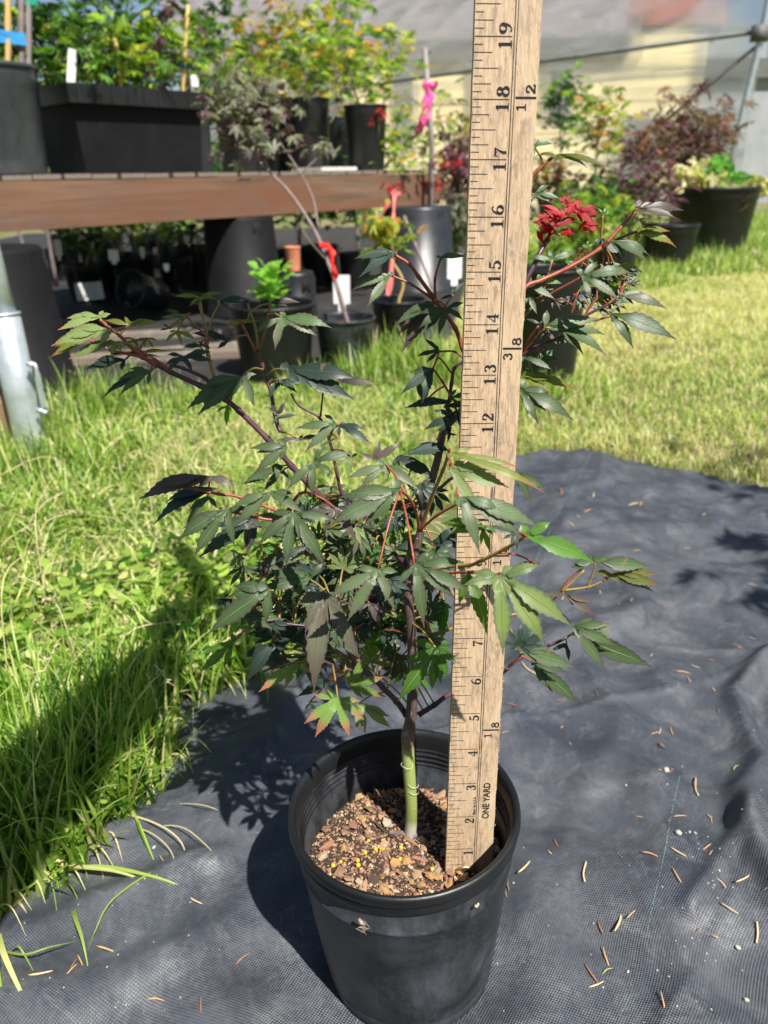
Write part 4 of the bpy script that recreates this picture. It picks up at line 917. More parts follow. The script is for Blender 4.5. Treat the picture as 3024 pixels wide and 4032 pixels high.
# inner leaves filling the crown, behind those in front
for i in range(185):
    px = random.gauss(1380, 240); py = random.gauss(2330, 215)
    if px > 1730 and random.random() < .8: px = random.uniform(1150, 1700)
    if py > 2640: py = random.uniform(2150, 2640)
    if py < 1900: py = random.uniform(1950, 2500)
    if px < 850: px = random.uniform(900, 1600)
    s_ = random.uniform(75, 150); a0 = random.uniform(0, math.pi) if random.random() < .7 else random.uniform(math.pi, 2*math.pi)
    tips = [(px+s_*q*math.cos(a0+da), py+s_*q*math.sin(a0+da)*.75) for da, q in ((-1.6, .5), (-.9, .75), (-.4, .95), (0, 1.05), (.45, .95), (.95, .7), (1.6, .45))]
    o, b = place_leaf(px, py, tips, random.choice('ggdbmgcgd'), random.uniform(1.5, 6) if i < 150 else random.uniform(-2, 1))
    c = min(NODES, key=lambda p: (p-b).length)
    mb = MB(); mb.tube([p-b for p in smooth_path([b, b.lerp(c, .5)+Vector((0, 0, .003)), c], 3)], .0006, 5); mb.build('leaf_stalk', M['oltwig'], o)
# ================================================================ background helpers
def nursery_pot(name, px, pyb, wpx, hm, label, group='black nursery pots', mat='potb', pos=None, r=None, z=0, soil=True, seg=36, cat='pot', tilt=None, inv=False):
    """px, pyb = where the front foot of the pot touches in the photograph; wpx = rim width there"""
    if pos is None:
        g = gnd(px, pyb, z); dist = math.hypot(g.y, EYE-z)*1.0
        zc = (M_.T@np.array([g.x, g.y, g.z-EYE]))[2]; r = wpx/F_PX*zc/2*1.02; pos = Vector((g.x, g.y+r*.85, z))
    o = empty(name, pos, label, cat, group)
    if tilt: o.rotation_euler = tilt
    rb = r*.80; h = hm; e = max(.004, r*.045)
    mb = MB()
    if not inv:
        mb.lathe([(0, .004), (rb*.97, .004), (rb, 0), (rb*1.01, .006), (r*.93, h*.80), (r*.95, h*.82), (r*.955, h-e*2.2)], seg)
        mb.lathe([(r*.92, h-e*2), (r*.88, h*.8), (r*.84, h*.6), (0, h*.6)], seg); mb.build('pot_wall', M[mat], o)
        mb = MB(); mb.lathe([(r*.955, h-e*2.2), (r*.99, h-e*2.2), (r, h-e*1.2), (r, h-e*.3), (r*.985, h), (r*.95, h), (r*.925, h-e*.6), (r*.92, h-e*2)], seg); mb.build('pot_rim', M[mat], o)
        if soil:
            mb = MB(); k = 24; vs = [(0, 0, h*.86)]+[(r*.9*math.cos(6.283*i/k), r*.9*math.sin(6.283*i/k), h*.84+random.uniform(-.002, .004)) for i in range(k)]
            mb.add(vs, [(0, i+1, (i+1) % k+1) for i in range(k)]); mb.build('potting_mix', M['soil'], o)
    else:                                                            # standing on its rim
        mb.lathe([(r, 0), (r, e*2), (r*.94, e*2.4), (rb*1.02, h-.01), (rb*.99, h), (0, h)], seg); mb.build('pot_wall', M[mat], o)
        for a in (-1.9, -.9, .3, 2.2):
            mb = MB(); c = Vector((math.cos(a)*rb*1.005, math.sin(a)*rb*1.005, h-.045)); R = Matrix.Rotation(a, 3, 'Z'); mb.box(c, (.008, .035, .05), R); mb.build('drain_slot', M['void'], o)
    o['pot_h'] = h; return o
M['void'] = simple('dark_opening', (.004, .004, .004), (.006, .006, .006), 5, .9)
M['fol'] = attrmat('foliage', .45, .42, spec=.45)
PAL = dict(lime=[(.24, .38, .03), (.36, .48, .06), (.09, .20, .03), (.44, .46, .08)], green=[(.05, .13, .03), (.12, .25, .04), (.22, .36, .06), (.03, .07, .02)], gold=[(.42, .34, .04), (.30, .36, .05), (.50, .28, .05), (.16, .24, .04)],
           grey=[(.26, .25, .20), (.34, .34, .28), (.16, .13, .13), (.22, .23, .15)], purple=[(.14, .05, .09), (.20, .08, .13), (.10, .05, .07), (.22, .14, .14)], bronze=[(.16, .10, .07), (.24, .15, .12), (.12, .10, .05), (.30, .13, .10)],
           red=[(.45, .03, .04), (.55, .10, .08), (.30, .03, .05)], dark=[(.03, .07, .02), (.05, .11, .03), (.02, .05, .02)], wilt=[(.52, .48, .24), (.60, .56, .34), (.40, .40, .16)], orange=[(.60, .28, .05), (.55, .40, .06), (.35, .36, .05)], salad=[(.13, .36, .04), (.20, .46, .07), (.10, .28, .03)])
def leaf_proto(kind):
    if kind == 'maple': L = [(-118, .34), (-75, .66), (-37, .9), (0, 1), (37, .9), (75, .66), (118, .34)]; wv_ = .13; si = .34
    elif kind == 'lace': L = [(-120, .5), (-80, .75), (-42, .95), (0, 1.05), (42, .95), (80, .75), (120, .5)]; wv_ = .05; si = .14
    else: L = [(-100, .5), (-50, .8), (0, 1), (50, .8), (100, .5)]; wv_ = .2; si = .5
    V = [(0, 0, 0)]; out = []
    for i, (a, l) in enumerate(L):
        a_ = math.radians(a); d = np.array([math.cos(a_), math.sin(a_)]); s_ = np.array([-d[1], d[0]])
        am = math.radians((L[i-1][0]+a)/2 if i else a-25); rs = si*min(l, L[i-1][1] if i else l)
        out += [(rs*math.cos(am), rs*math.sin(am), .03)]
        p = d*l*.62; out += [(*(p-s_*wv_*l), .04), (*(d*l), -.16*l), (*(p+s_*wv_*l), .04)]
    a_ = math.radians(L[-1][0]+25); out += [(si*.4*math.cos(a_), si*.4*math.sin(a_), .02)]
    V += out; n = len(out); return np.array(V), np.array([(0, i, i+1) for i in range(1, n)])
PRO = {k: leaf_proto(k) for k in ('maple', 'lace', 'broad')}
def leaf_cloud(name, C, size, pal, kind, parent, loc, updir=.75, out=None, stuff=True, droop=.4):
    n = len(C); V0, F0 = PRO[kind]; C = np.asarray(C, float)
    N = np.stack([RNG.normal(0, 1-updir+.15, n), RNG.normal(0, 1-updir+.15, n), np.full(n, .75)], 1); N /= np.linalg.norm(N, axis=1)[:, None]
    az = RNG.random(n)*6.283; D = np.stack([np.cos(az), np.sin(az), np.full(n, -droop)], 1)
    if out is not None: D = D*.5+out
    D -= (D*N).sum(1)[:, None]*N; D /= np.linalg.norm(D, axis=1)[:, None]; B = np.cross(N, D)
    s_ = (size*RNG.uniform(.6, 1.2, n))[:, None, None]
    V = (V0[None, :, 0, None]*D[:, None]+V0[None, :, 1, None]*B[:, None]+V0[None, :, 2, None]*N[:, None])*s_+C[:, None, :]-np.array(loc)
    Fq = (np.arange(n)*len(V0))[:, None, None]+F0[None]
    P_ = np.array(PAL[pal]); cl = P_[RNG.integers(0, len(P_), n)]*(1+.4*(RNG.random((n, 1))-.5))
    o = link(name, np_mesh(name, V.reshape(-1, 3), Fq.reshape(-1, 3), M['fol'], np.repeat(cl[:, None], len(V0), 1).reshape(-1, 3), smooth=False), parent)
    if stuff: o['kind'] = 'stuff'
    return o
def sapling(name, base, top, spread, n, size, pal, label, kind='maple', mat='bark', nb=7, rad=.004, low=.35, group=None, cat='sapling', pal2=None, stems=None):
    base, top = Vector(base), Vector(top); o = empty(name, base, label, cat, group); H_ = (top-base).length
    mid = base.lerp(top, .5)+Vector((random.uniform(-.03, .03), random.uniform(-.02, .02), 0))*H_*2
    P = smooth_path([base, mid, top], 6); mb = MB(); mb.tube([p-base for p in P], [rad*(1-.7*i/12) for i in range(13)], 7); mb.build('trunk', M[mat], o)
    tips = [top]
    for k in range(nb):
        f_ = low+(1-low)*k/nb; p = P[min(12, int(f_*12))]; a = k*2.4+random.random(); L = spread*random.uniform(.6, 1.1)*(1.1-.45*f_)
        e = p+Vector((math.cos(a)*L, math.sin(a)*L, L*random.uniform(.2, .7))); mb = MB(); q = smooth_path([p, p.lerp(e, .5)+Vector((0, 0, L*.15)), e], 4)
        mb.tube([v-base for v in q], [rad*.5*(1-.7*i/8) for i in range(9)], 5); mb.build('branch', M[mat], o); tips += [q[3], q[5], q[7], e]
    C = []
    for i in range(n):
        t_ = random.choice(tips); C.append([t_.x+random.gauss(0, spread*.22), t_.y+random.gauss(0, spread*.22), t_.z+random.gauss(0, spread*.17)])
    C = np.array(C); m = int(n*.75) if pal2 else n
    leaf_cloud('foliage', C[:m], size, pal, kind, o, base)
    if pal2: leaf_cloud('foliage', C[m:], size, pal2, kind, o, base)
    return o
# ================================================================ greenhouse end wall of plastic film
GZ = 1.75
bl = gnd(1632, 311, GZ); br = gnd(2985, 128, GZ); gd = (br-bl); gd.z = 0; gd.normalize(); gn = Vector((gd.y, -gd.x, 0))
t = NT('greenhouse_film'); co = t.coord('Object', (1.2, 1.2, 2.5)); a = t.noise(1.2, 5, .6, co, 1.5); t.col((.74, .75, .76)); t.set(Roughness=.25)
tcx = t.n('TexCoord'); mpx = t.n('Mapping'); mpx.inputs['Rotation'].default_value = (0, math.radians(28), 0); mpx.inputs['Scale'].default_value = (.35, .35, 7); t.l(tcx.outputs['Object'], mpx.inputs[0]); strk = t.ramp(t.noise(1, 6, .6, mpx.outputs[0], .4), [(.45, (.04,)*3), (.72, (.95,)*3)])
t.bump(a, .4, .05); tp0 = t.n('BsdfTransparent'); rf_ = t.n('BsdfRefraction'); rf_.inputs['IOR'].default_value = 1.12; rf_.inputs['Roughness'].default_value = .35; tp_ = t.n('MixShader'); tp_.inputs[0].default_value = .65; t.l(tp0.outputs[0], tp_.inputs[1]); t.l(rf_.outputs[0], tp_.inputs[2]); tr = t.n('BsdfTranslucent'); tr.inputs['Color'].default_value = (.75, .76, .78, 1)
m1 = t.n('MixShader'); m1.inputs[0].default_value = .45; t.l(t.p.outputs[0], m1.inputs[1]); t.l(tr.outputs[0], m1.inputs[2])
m2 = t.n('MixShader'); t.l(t.math('ADD', .10, t.math('ADD', t.math('MULTIPLY', a, .30), t.math('MULTIPLY', strk, .75))), m2.inputs[0]); t.l(tp_.outputs[0], m2.inputs[1]); t.l(m1.outputs[0], m2.inputs[2]); t.l(m2.outputs[0], t.out.inputs[0]); M['film'] = t.m
M['steel'] = simple('galvanised', (.38, .42, .45), (.55, .60, .64), 30, .38, .1, 60, metal=.55); M['dpipe'] = simple('weathered_pipe', (.06, .07, .065), (.12, .13, .12), 10, .6)
gh = empty('greenhouse_wall', (bl.x, bl.y, 0), 'translucent plastic film wall of a hoop greenhouse across the back', 'greenhouse')
O_ = Vector(gh.location)
mb = MB(); nu, nv = 120, 70; L0, L1 = -5.5, (br-bl).length+.06
vs = []
for j in range(nv+1):
    for i in range(nu+1):
        u = L0+(L1-L0)*i/nu; z = 3.6*j/nv-.02; dgl = (u*.5-z*1.1); up = max(0, z-GZ+.02)
        d = .012*math.sin(dgl*9+math.sin(u*2))*min(1, up*2+.25)+.02*noise.noise(Vector((u*.8, z*1.4, 0)))+.007*math.sin(dgl*23+2*math.sin(z*3))*min(1, up*2+.1)
        vs.append(tuple(gd*u+gn*d+Vector((0, 0, z))))
mb.add(vs, [(j*(nu+1)+i, j*(nu+1)+i+1, (j+1)*(nu+1)+i+1, (j+1)*(nu+1)+i) for j in range(nv) for i in range(nu)])
mb.build('film', M['film'], gh)
def gp(u, z, d=0): return gd*u+gn*d+Vector((0, 0, z))
mb = MB(); mb.tube([gp(L0, GZ-.05, .04), gp(0, GZ, .04), gp(L1, GZ+.0, .04)], .022, 8); mb.build('cross_rail', M['dpipe'], gh)
pr = Vector((gnd(2985, 128, GZ))); ub = (br-bl).length
mb = MB(); mb.tube([gp(ub-.10, 0, .05), gp(ub-.02, .9, .05), gp(ub+.06, GZ+.02, .05), gp(ub+.16, 3.4, .05)], .034, 10); post = mb.build('corner_post', M['steel'], gh)
mb = MB(); mb.tube([gp(ub+.04, GZ-.12, .06), gp(ub-1.25, .72, .06)], .018, 8); mb.build('diagonal_brace', M['dpipe'], gh)
mb = MB(); mb.box(gp(ub+.05, GZ-.02, .07), (.16, .08, .14)); mb.build('pipe_clamp', M['dpipe'], gh)
for u in (-2.6, 1.2): 
    mb = MB(); mb.tube([gp(u, 0, -.03), gp(u, 3.2, -.03)], .016, 6); mb.build('stud', M['dpipe'], gh)
# building and yard behind the film
HB = 13.0
house = empty('house', (0, HB, 0), 'cream sided building seen blurred through the greenhouse plastic', 'house')
mat_cr = simple('cream_siding', (.72, .60, .32), (.80, .70, .42), 3, .7); mat_gy = simple('grey_boards', (.10, .105, .10), (.16, .16, .15), 4, .7); mat_rf = simple('roof_shingle', (.22, .20, .22), (.34, .31, .33), 6, .85); mat_sh = simple('shed_grey', (.25, .27, .28), (.35, .36, .36), 3, .8)
def hb(name, x0, y0, x1, y1, dY, th, mat, parent=house, lab=None):
    a = at(x0, y0, HB+dY); b = at(x1, y1, HB+dY); mb = MB(); mb.box(((a.x+b.x)/2, dY+th/2, (a.z+b.z)/2), (abs(b.x-a.x), th, abs(b.z-a.z))); o = mb.build(name, mat, parent, smooth=False)
    if lab: o['label'] = lab
    return o
for k in range(11):                                            # lap boards of the wall
    z0 = 0+k*.215; x0_ = at(900, 400, HB).x; x1_ = at(2760, 400, HB).x; mb = MB(); mb.box(((x0_+x1_)/2, .1+.0, z0+.12), (x1_-x0_, .16+.03*(k % 2), .211)); mb.build('siding_board', mat_cr, house, smooth=False)
hb('shutter', 2190, 226, 2290, 470, -.05, .08, mat_gy); hb('shutter', 1880, 226, 1990, 620, -.05, .08, mat_gy); hb('door', 2480, 470, 2620, 900, -.06, .1, mat_gy); hb('shutter', 1560, 250, 1650, 560, -.05, .08, mat_gy); hb('window', 1180, 250, 1330, 480, -.06, .1, mat_gy)
hb('eave', 700, 180, 2530, 225, -.08, .2, mat_gy); o = hb('roof', 600, -260, 2520, 178, -.06, 2.0, mat_rf)
barn = empty('shed', (0, HB+.4, 0), 'pale grey shed seen through the film behind the right greenhouse post', 'shed')
o = hb('wall', 2700, 300, 3300, 900, 0.4, 1.2, mat_sh, barn); o.location.y = -.4; o = hb('roof', 2650, 235, 3350, 298, 0.3, 1.8, mat_gy, barn); o.location.y = -.4
barn2 = empty('barn', (0, 20, 0), 'red roofed barn far behind the film at the upper right', 'barn')
def fb(name, x0, y0, x1, y1, Y0, th, mat, parent):
    a = at(x0, y0, Y0); b = at(x1, y1, Y0); z0 = min(a.z, b.z); mb = MB(); mb.box(((a.x+b.x)/2, Y0+th/2-parent.location.y, (a.z+b.z)/2), (abs(b.x-a.x), th, abs(b.z-a.z))); return mb.build(name, mat, parent, smooth=False)
fb('wall', 2560, 95, 2900, 900, 20, 3, mat_sh, barn2); fb('roof', 2520, -40, 2860, 93, 19.8, 3.4, simple('red_roofing', (.34, .13, .11), (.42, .19, .16), 2, .8), barn2)
# hills / tree line far away so that the horizon is closed
mb = MB(); k = 90
for i in range(k):
    a = math.radians(-75+150*i/(k-1)); h = 3.2+1.3*noise.noise(Vector((i*.21, 0, 0)))+.6*noise.noise(Vector((i*.9, 4, 0))); r = 55
    mb.v += [(r*math.sin(a), r*math.cos(a), -.1), (r*math.sin(a)*1.02, r*math.cos(a)*1.02, h), (r*math.sin(a)*1.3, r*math.cos(a)*1.3, -.1)]
mb.f = [q for i in range(k-1) for q in ((3*i, 3*i+3, 3*i+4, 3*i+1), (3*i+1, 3*i+4, 3*i+5, 3*i+2))]; mb.m = [0]*len(mb.f)
tag(mb.build('hills', simple('wooded_hill', (.03, .06, .02), (.07, .11, .03), .4, .9, 1, 2, bdist=.4)), kind='structure', label='low wooded rise beyond the nursery')

# ================================================================ bench
M['beam'] = woodmat('red_cedar_beam', (.045, .028, .020), (.21, .120, .070), (.14, .055, .026), axis=0, fine=34, gray=(.10, .085, .075))
M['plank'] = woodmat('grey_plank', (.10, .085, .07), (.22, .19, .16), (.16, .12, .09), axis=1, fine=60)
BT0 = at(-60, 688, 2.40); BT1 = at(1722, 733, 4.02); BZ = .53; BT0.z = BT1.z = BZ
bd = (BT1-BT0).normalized(); bn = Vector((-bd.y, bd.x, 0)); BT0 = BT0-bd*.6; BL = (BT1-BT0).length; bth = math.atan2(bd.y, bd.x)
bench = empty('nursery_bench', (BT0.x, BT0.y, 0), 'long low plant bench with a reddish wooden front beam standing on upturned black pots', 'bench'); bench.rotation_euler = (0, 0, bth)
def bw(u, v, z=BZ): return Vector((BT0.x, BT0.y, 0))+bd*u+bn*v+Vector((0, 0, z))     # u along the beam, v back
BW_ = 1.15
mb = MB(); n = 24
for i in range(n+1):
    u = BL*i/n; wv_ = .002*math.sin(i*1.3); vs = [(u, -.019+wv_, BZ-.142), (u, -.019+wv_, BZ-.002), (u, .019+wv_, BZ-.002), (u, .019+wv_, BZ-.142)]; mb.v += vs
mb.f = [(i*4+k, (i+1)*4+k, (i+1)*4+(k+1) % 4, i*4+(k+1) % 4) for i in range(n) for k in range(4)]+[(0, 1, 2, 3), (n*4+3, n*4+2, n*4+1, n*4)]; mb.m = [0]*len(mb.f)
mb.build('front_beam', M['beam'], bench, smooth=False)
mb = MB(); mb.box((BL/2, BW_, BZ-.072), (BL, .038, .14)); mb.build('rear_beam', M['beam'], bench, smooth=False)
me_pl = None; u = .08
while u < BL-.05:
    wpl = .09
    if me_pl is None:
        mb = MB(); mb.box((0, 0, 0), (wpl, BW_+.02, .014)); o = mb.build('slat', M['plank'], bench, smooth=False); me_pl = o.data
    else: o = link('slat', me_pl, bench)
    o.location = (u, BW_/2+.016+random.uniform(-.004, .004), BZ+.0072+random.uniform(0, .002)); o.rotation_euler = (0, 0, random.uniform(-.02, .02)); u += random.uniform(.096, .106)
TOPZ = BZ+.016
def on_bench(px, py, v=None):
    """bench-top point under a pixel: where the vertical plane v behind the beam meets the ray"""
    r = ray(px, py); d = Vector((r[0], r[1], 0)); o0 = bw(0, v); 
    t_ = (Vector((o0.x, o0.y, 0)).dot(bn))/(d.dot(bn)); return Vector((d.x*t_, d.y*t_, TOPZ)), EYE+r[2]*t_
# upturned pots that carry the bench
def support(px, pyb, wpx, label, v=None):
    g = gnd(px, pyb); zc = (M_.T@np.array([g.x, g.y, -EYE]))[2]; r = wpx/F_PX*zc/2; h = BZ-.146
    return nursery_pot('upturned_pot', 0, 0, 0, h, label, 'upturned pots under the bench', 'potd', pos=Vector((g.x, g.y+r*.9, .002)), r=r, inv=True)
s1 = nursery_pot('upturned_pot', 0, 0, 0, .372, 'large upturned black pot under the left end of the bench behind the steel pipe', 'upturned pots under the bench', 'potd', pos=Vector((at(8, 1400, 1.98).x, 1.98, .002)), r=.185, inv=True)
support(950, 1262, 330, 'upturned black pot under the middle of the bench, shadow put into its colour')
support(1650, 1160, 330, 'faded grey upturned pot under the right end of the bench behind the yardstick').children
for c in COL.objects:
    if c.name.startswith('upturned_pot') and 'faded' in c.get('label', ''):
        for k in c.children:
            if k.name.startswith('pot_wall'): k.data.materials[0] = M['potg']
for (px, py, L, r_, lb) in ((640, 1330, .62, .2, 'weathered board on the ground below the tipped pot'), (560, 1420, .8, .12, 'pale board in the foreground of the bench shade'), (760, 1395, .5, .3, 'short sunlit board right of the tipped pot')):
    mb = MB(); mb.box((0, 0, 0), (L, .085, .02)); o = mb.build('board', M['plank'], smooth=False); g = gnd(px, py); o.location = (g.x, g.y, .014); o.rotation_euler = (0, .0, r_); tag(o, lb, 'board', 'boards on the ground under the bench')
# things on the bench: (px centre, py foot, width px, height px, v back)
def bench_pot(px, wpx, hpx, v, label, mat='potb'):
    p, _ = on_bench(px, 700, v); zc = (M_.T@np.array([p.x, p.y, p.z-EYE]))[2]; r = wpx/F_PX*zc/2; h = hpx/F_PX*zc
    return nursery_pot('nursery_pot', 0, 0, 0, h, label, 'pots on the bench', mat, pos=p, r=r), p, r, h
bp1, p1, r1, h1 = bench_pot(45, 345, 372, .17, 'large shiny black pot with three stakes at the left end of the bench', 'pots')
bp2, p2, r2, h2 = bench_pot(800, 100, 190, .22, 'small narrow black pot squeezed behind the right end of the propagation tray', 'potg')
bp3, p3, r3, h3 = bench_pot(960, 190, 250, .42, 'black pot in shadow left of the pale slab on the bench')
bp4, p4, r4, h4 = bench_pot(1222, 182, 238, .30, 'tall black pot standing on the pale slab on the bench', 'potb')
bp5, p5, r5, h5 = bench_pot(1445, 170, 225, .10, 'black pot beside the bushy green clump near the bench end')
bp6, p6, r6, h6 = bench_pot(1335, 110, 190, .55, 'small black pot behind the gap between two larger bench pots', 'potg')
bp7, p7, r7, h7 = bench_pot(1090, 150, 210, .55, 'greyish black pot partly hidden behind the tall pot on the slab', 'potg')
mb = MB(); p, _ = on_bench(1290, 700, .14); mb.box((0, 0, 0), (.22, .16, .014)); tag(mb.build('slab', simple('pale_slab', (.45, .43, .38), (.7, .68, .62), 12, .8, .4), smooth=False), 'pale flat slab lying on the bench under the tall black pot', 'slab'); sl = bpy.data.objects['slab']; sl.location = p+Vector((0, -.03, .008)); sl.rotation_euler = (0, 0, bth)
bp4.location.z += .016
# propagation tray
tray = empty('propagation_tray', (0, 0, 0), 'deep rectangular black plastic tray holding staked saplings on the bench', 'tray')
ta, _ = on_bench(330, 700, .06); tb, _ = on_bench(835, 700, .06); tc_ = (ta+tb)/2; tl_ = (tb-ta).length; th_ = .262; td_ = .30
tray.location = tc_+bn*td_/2; tray.rotation_euler = (0, 0, bth); top_off = .028
def frustum(mb, lx, ly, z0, lx2, ly2, z1, open_=False):
    vs = [(sx*lx/2, sy*ly/2, z0) for sx, sy in ((-1, -1), (1, -1), (1, 1), (-1, 1))]+[(sx*lx2/2, sy*ly2/2, z1) for sx, sy in ((-1, -1), (1, -1), (1, 1), (-1, 1))]
    mb.add(vs, [(k, (k+1) % 4, 4+(k+1) % 4, 4+k) for k in range(4)]+([(3, 2, 1, 0)] if not open_ else []))
mb = MB(); frustum(mb, tl_*.90, td_*.84, 0, tl_*.96, td_*.92, th_*.80); frustum(mb, tl_*.95, td_*.9, th_*.80, tl_*.88, td_*.8, th_*.4, True); mb.build('tray_body', M['potd'], tray, smooth=False)
mb = MB(); frustum(mb, tl_*.96, td_*.92, th_*.80, tl_*1.05, td_*1.12, th_*.79, True); frustum(mb, tl_*1.05, td_*1.12, th_*.79, tl_*1.06, td_*1.14, th_, True); frustum(mb, tl_*1.045, td_*1.12, th_, tl_*1.035, td_*1.10, th_*.80, True); mb.build('tray_rim', M['potb'], tray, smooth=False)
for k in range(-4, 5):
    mb = MB(); mb.box((k*tl_*.115, -td_*.572, th_*.895), (.004, .003, th_*.2)); mb.build('rim_rib', M['potg'], tray, smooth=False)
mb = MB(); mb.box((0, 0, th_*.86), (tl_*.93, td_*.88, .01)); mb.build('potting_mix', M['soil'], tray)
for sx_ in (-.2, .33):
    mb = MB(); mb.box((sx_*tl_, -td_*.45, -.0), (.05, .05, .016)); 
# stakes, ties and tags in the tray
def stake(px, pyb, pyt, v, mat, label, r=.005, dx=0, cat='stake'):
    p, zb = on_bench(px, pyb, v); q, zt = on_bench(px+dx, pyt, v); o = empty('plant_stake', (p.x, p.y, zb-.03), label, cat, 'stakes beside the bench plants')
    a = Vector((q.x-p.x, q.y-p.y, zt-zb+.03)); mb = MB(); mb.tube([a*(i/8)+Vector((random.uniform(-.001, .001), 0, 0)) for i in range(9)], [r*(1.25 if i % 2 else 1) for i in range(9)], 8); mb.build('cane', M[mat], o); return o, a
def tie(px, py, v, mat, label, s=.010, tail=True):
    p, z = on_bench(px, py, v); o = empty('plant_tie', (p.x, p.y, z), label, 'tie', 'coloured ties on the stakes')
    mb = MB(); k = 12; mb.tube([Vector((math.cos(6.283*i/k)*s, math.sin(6.283*i/k)*s, .002*math.sin(i))) for i in range(k+1)], s*.35, 6); mb.tube([Vector((math.cos(6.283*i/k)*s*.9, math.sin(6.283*i/k)*s*.9, .005)) for i in range(k+1)], s*.3, 6); mb.build('knot', M[mat], o)
    if tail: mb = MB(); mb.tube(smooth_path([Vector((-s, -s*.3, 0)), Vector((-s*1.7, -s*.6, -s*2.5)), Vector((-s*2.6, -s*.6, -s*4)), Vector((-s*3.2, 0, -s*4.2))], 4), s*.16, 6); mb.build('loose_end', M[mat], o)
def tagm(px, py, w_, h_, v, label, rot=.1, bench_=True, Y=None, group='white plant tags', mat='white'):
    if bench_: p, z = on_bench(px, py, v)
    else: p = at(px, py, Y); z = p.z
    zc = (M_.T@np.array([p.x, p.y, z-EYE]))[2]; W, H_ = w_/F_PX*zc, h_/F_PX*zc
    mb = MB(); mb.box((0, 0, 0), (W, .0012, H_)); mb.box((0, .0, -H_*.6), (W*.45, .001, H_*.4)); o = mb.build('plant_tag', M[mat], smooth=False); o.location = (p.x, p.y, z); o.rotation_euler = (0, rot, random.uniform(-.3, .3)); return tag(o, label, 'plant tag', group)
tagm(282, 270, 34, 135, .10, 'wide white tag leaning at the left corner of the black tray', .25)
tagm(770, 358, 28, 110, .10, 'upright white tag at the right end of the black tray', 0.03)
tagm(530, 352, 16, 55, .24, 'small white tag near the middle of the black tray', 0); tagm(562, 372, 12, 24, .24, 'tiny white tag tip just right of the middle tray tag', 0)
stake(345, 345, 120, .16, 'stake', 'pinkish stem stake with blue tie at the left of the tray', .006, -25); stake(478, 370, 150, .16, 'stake', 'yellow cane with pale blue tie in the tray centre', .006, -25)
stake(605, 395, 240, .16, 'stake', 'short yellow cane with two blue ties in the tray', .006, -22); stake(712, 400, 20, .16, 'stake', 'tall yellow green cane at the right of the tray', .006, 28)
tie(325, 148, .155, 'lblue', 'light blue tie high on the leftmost tray stake', .010); tie(462, 243, .155, 'lblue', 'pale blue curled tie on the second tray cane', .010); tie(585, 275, .155, 'lblue', 'blue tie on the short third cane of the tray', .009); tie(600, 320, .155, 'lblue', 'lower blue tie on the short third cane', .008, False); tie(722, 258, .155, 'blue', 'dark blue string on the tall right tray cane', .008); tie(205, 190, .3, 'blue', 'dark blue tie on a thin stem behind the left pot', .008)
for px, pt, m_, lb in ((22, -60, 'stake', 'tan bamboo stake in the large left bench pot'), (75, -60, 'gbark', 'brown woody stem between two stakes in the left pot'), (105, -60, 'gstake', 'grey purple stake at the right of the left pot')): stake(px, 262, pt, .15, m_, lb, .0085, 8)
p, z = on_bench(55, 150, .145); mb = MB(); mb.tube([Vector((-.05, 0, .003)), Vector((0, -.012, -.003)), Vector((.035, -.008, -.004))], .001, 4)
mb = MB(); mb.box((0, 0, 0), (.092, .004, .034)); mb.box((-.02, .0, .012), (.05, .006, .012), Matrix.Rotation(.2, 3, 'Y')); o = mb.build('blue_tape', M['blue'], smooth=False); o.location = (p.x-.008, p.y-.014, z); o.rotation_euler = (0, .06, bth-.3); tag(o, 'bright blue tape joining the stakes of the large left pot', 'tape')
p, z = on_bench(115, 6, .145); mb = MB(); mb.box((0, 0, 0), (.05, .01, .02)); o = mb.build('green_tape', M['teal'], smooth=False); o.location = (p.x, p.y, z); tag(o, 'green tape at the top of the left grey stake', 'tape')
def flag(name, knot, tails, w_, mat, parent, off):
    mb = MB(); kk = knot-off; mb.tube([kk+Vector((math.cos(a)*w_*.55, math.sin(a)*w_*.55, w_*.15*math.sin(3*a))) for a in [6.283*i/10 for i in range(11)]], [w_*.20+w_*.08*math.sin(i*2.1) for i in range(11)], 6)
    for tl_p in tails:
        P = smooth_path([q-off for q in tl_p], 6); n = len(P)
        for i in range(n):
            a = .9*math.sin(i*.75)+.4; s_ = Vector((math.cos(a), math.sin(a), .12*math.sin(i)))*w_*.5*(.75+.25*math.sin(i*1.3)); b_ = len(mb.v); c = P[i]; q = s_.cross(Vector((0, 0, 1))).normalized()*.0007
            mb.v += [tuple(c-s_+q), tuple(c+q*5*math.sin(i)), tuple(c+s_+q), tuple(c+s_-q), tuple(c+q*(5*math.sin(i)-2)), tuple(c-s_-q)]
            if i: 
                fs = [(b_-6+k, b_-6+(k+1) % 6, b_+(k+1) % 6, b_+k) for k in range(6)]; mb.f += fs; mb.m += [0]*6
    return mb.build(name, M[mat], parent)
# pink flagged stake at the bench end
q = Vector((at(1700, 560, 3.85))); tpk = at(1672, 190, 3.85); o = empty('flagged_stake', (q.x, q.y, 0), 'thin grey wooden stake wrapped with pink flagging behind the bench end', 'stake')
mb = MB(); mb.tube([Vector((0, 0, 0)), q-Vector((q.x, q.y, 0)), tpk-Vector((q.x, q.y, 0))], .012, 6); mb.build('cane', M['gstake'], o)
flag('pink_ribbon', at(1684, 335, 3.83), [[at(1682, 330, 3.82), at(1676, 400, 3.81), at(1660, 460, 3.81), at(1652, 525, 3.82)], [at(1688, 330, 3.82), at(1696, 380, 3.81), at(1686, 440, 3.8), at(1668, 490, 3.8)]], .040, 'pink', o, Vector((q.x, q.y, 0)))
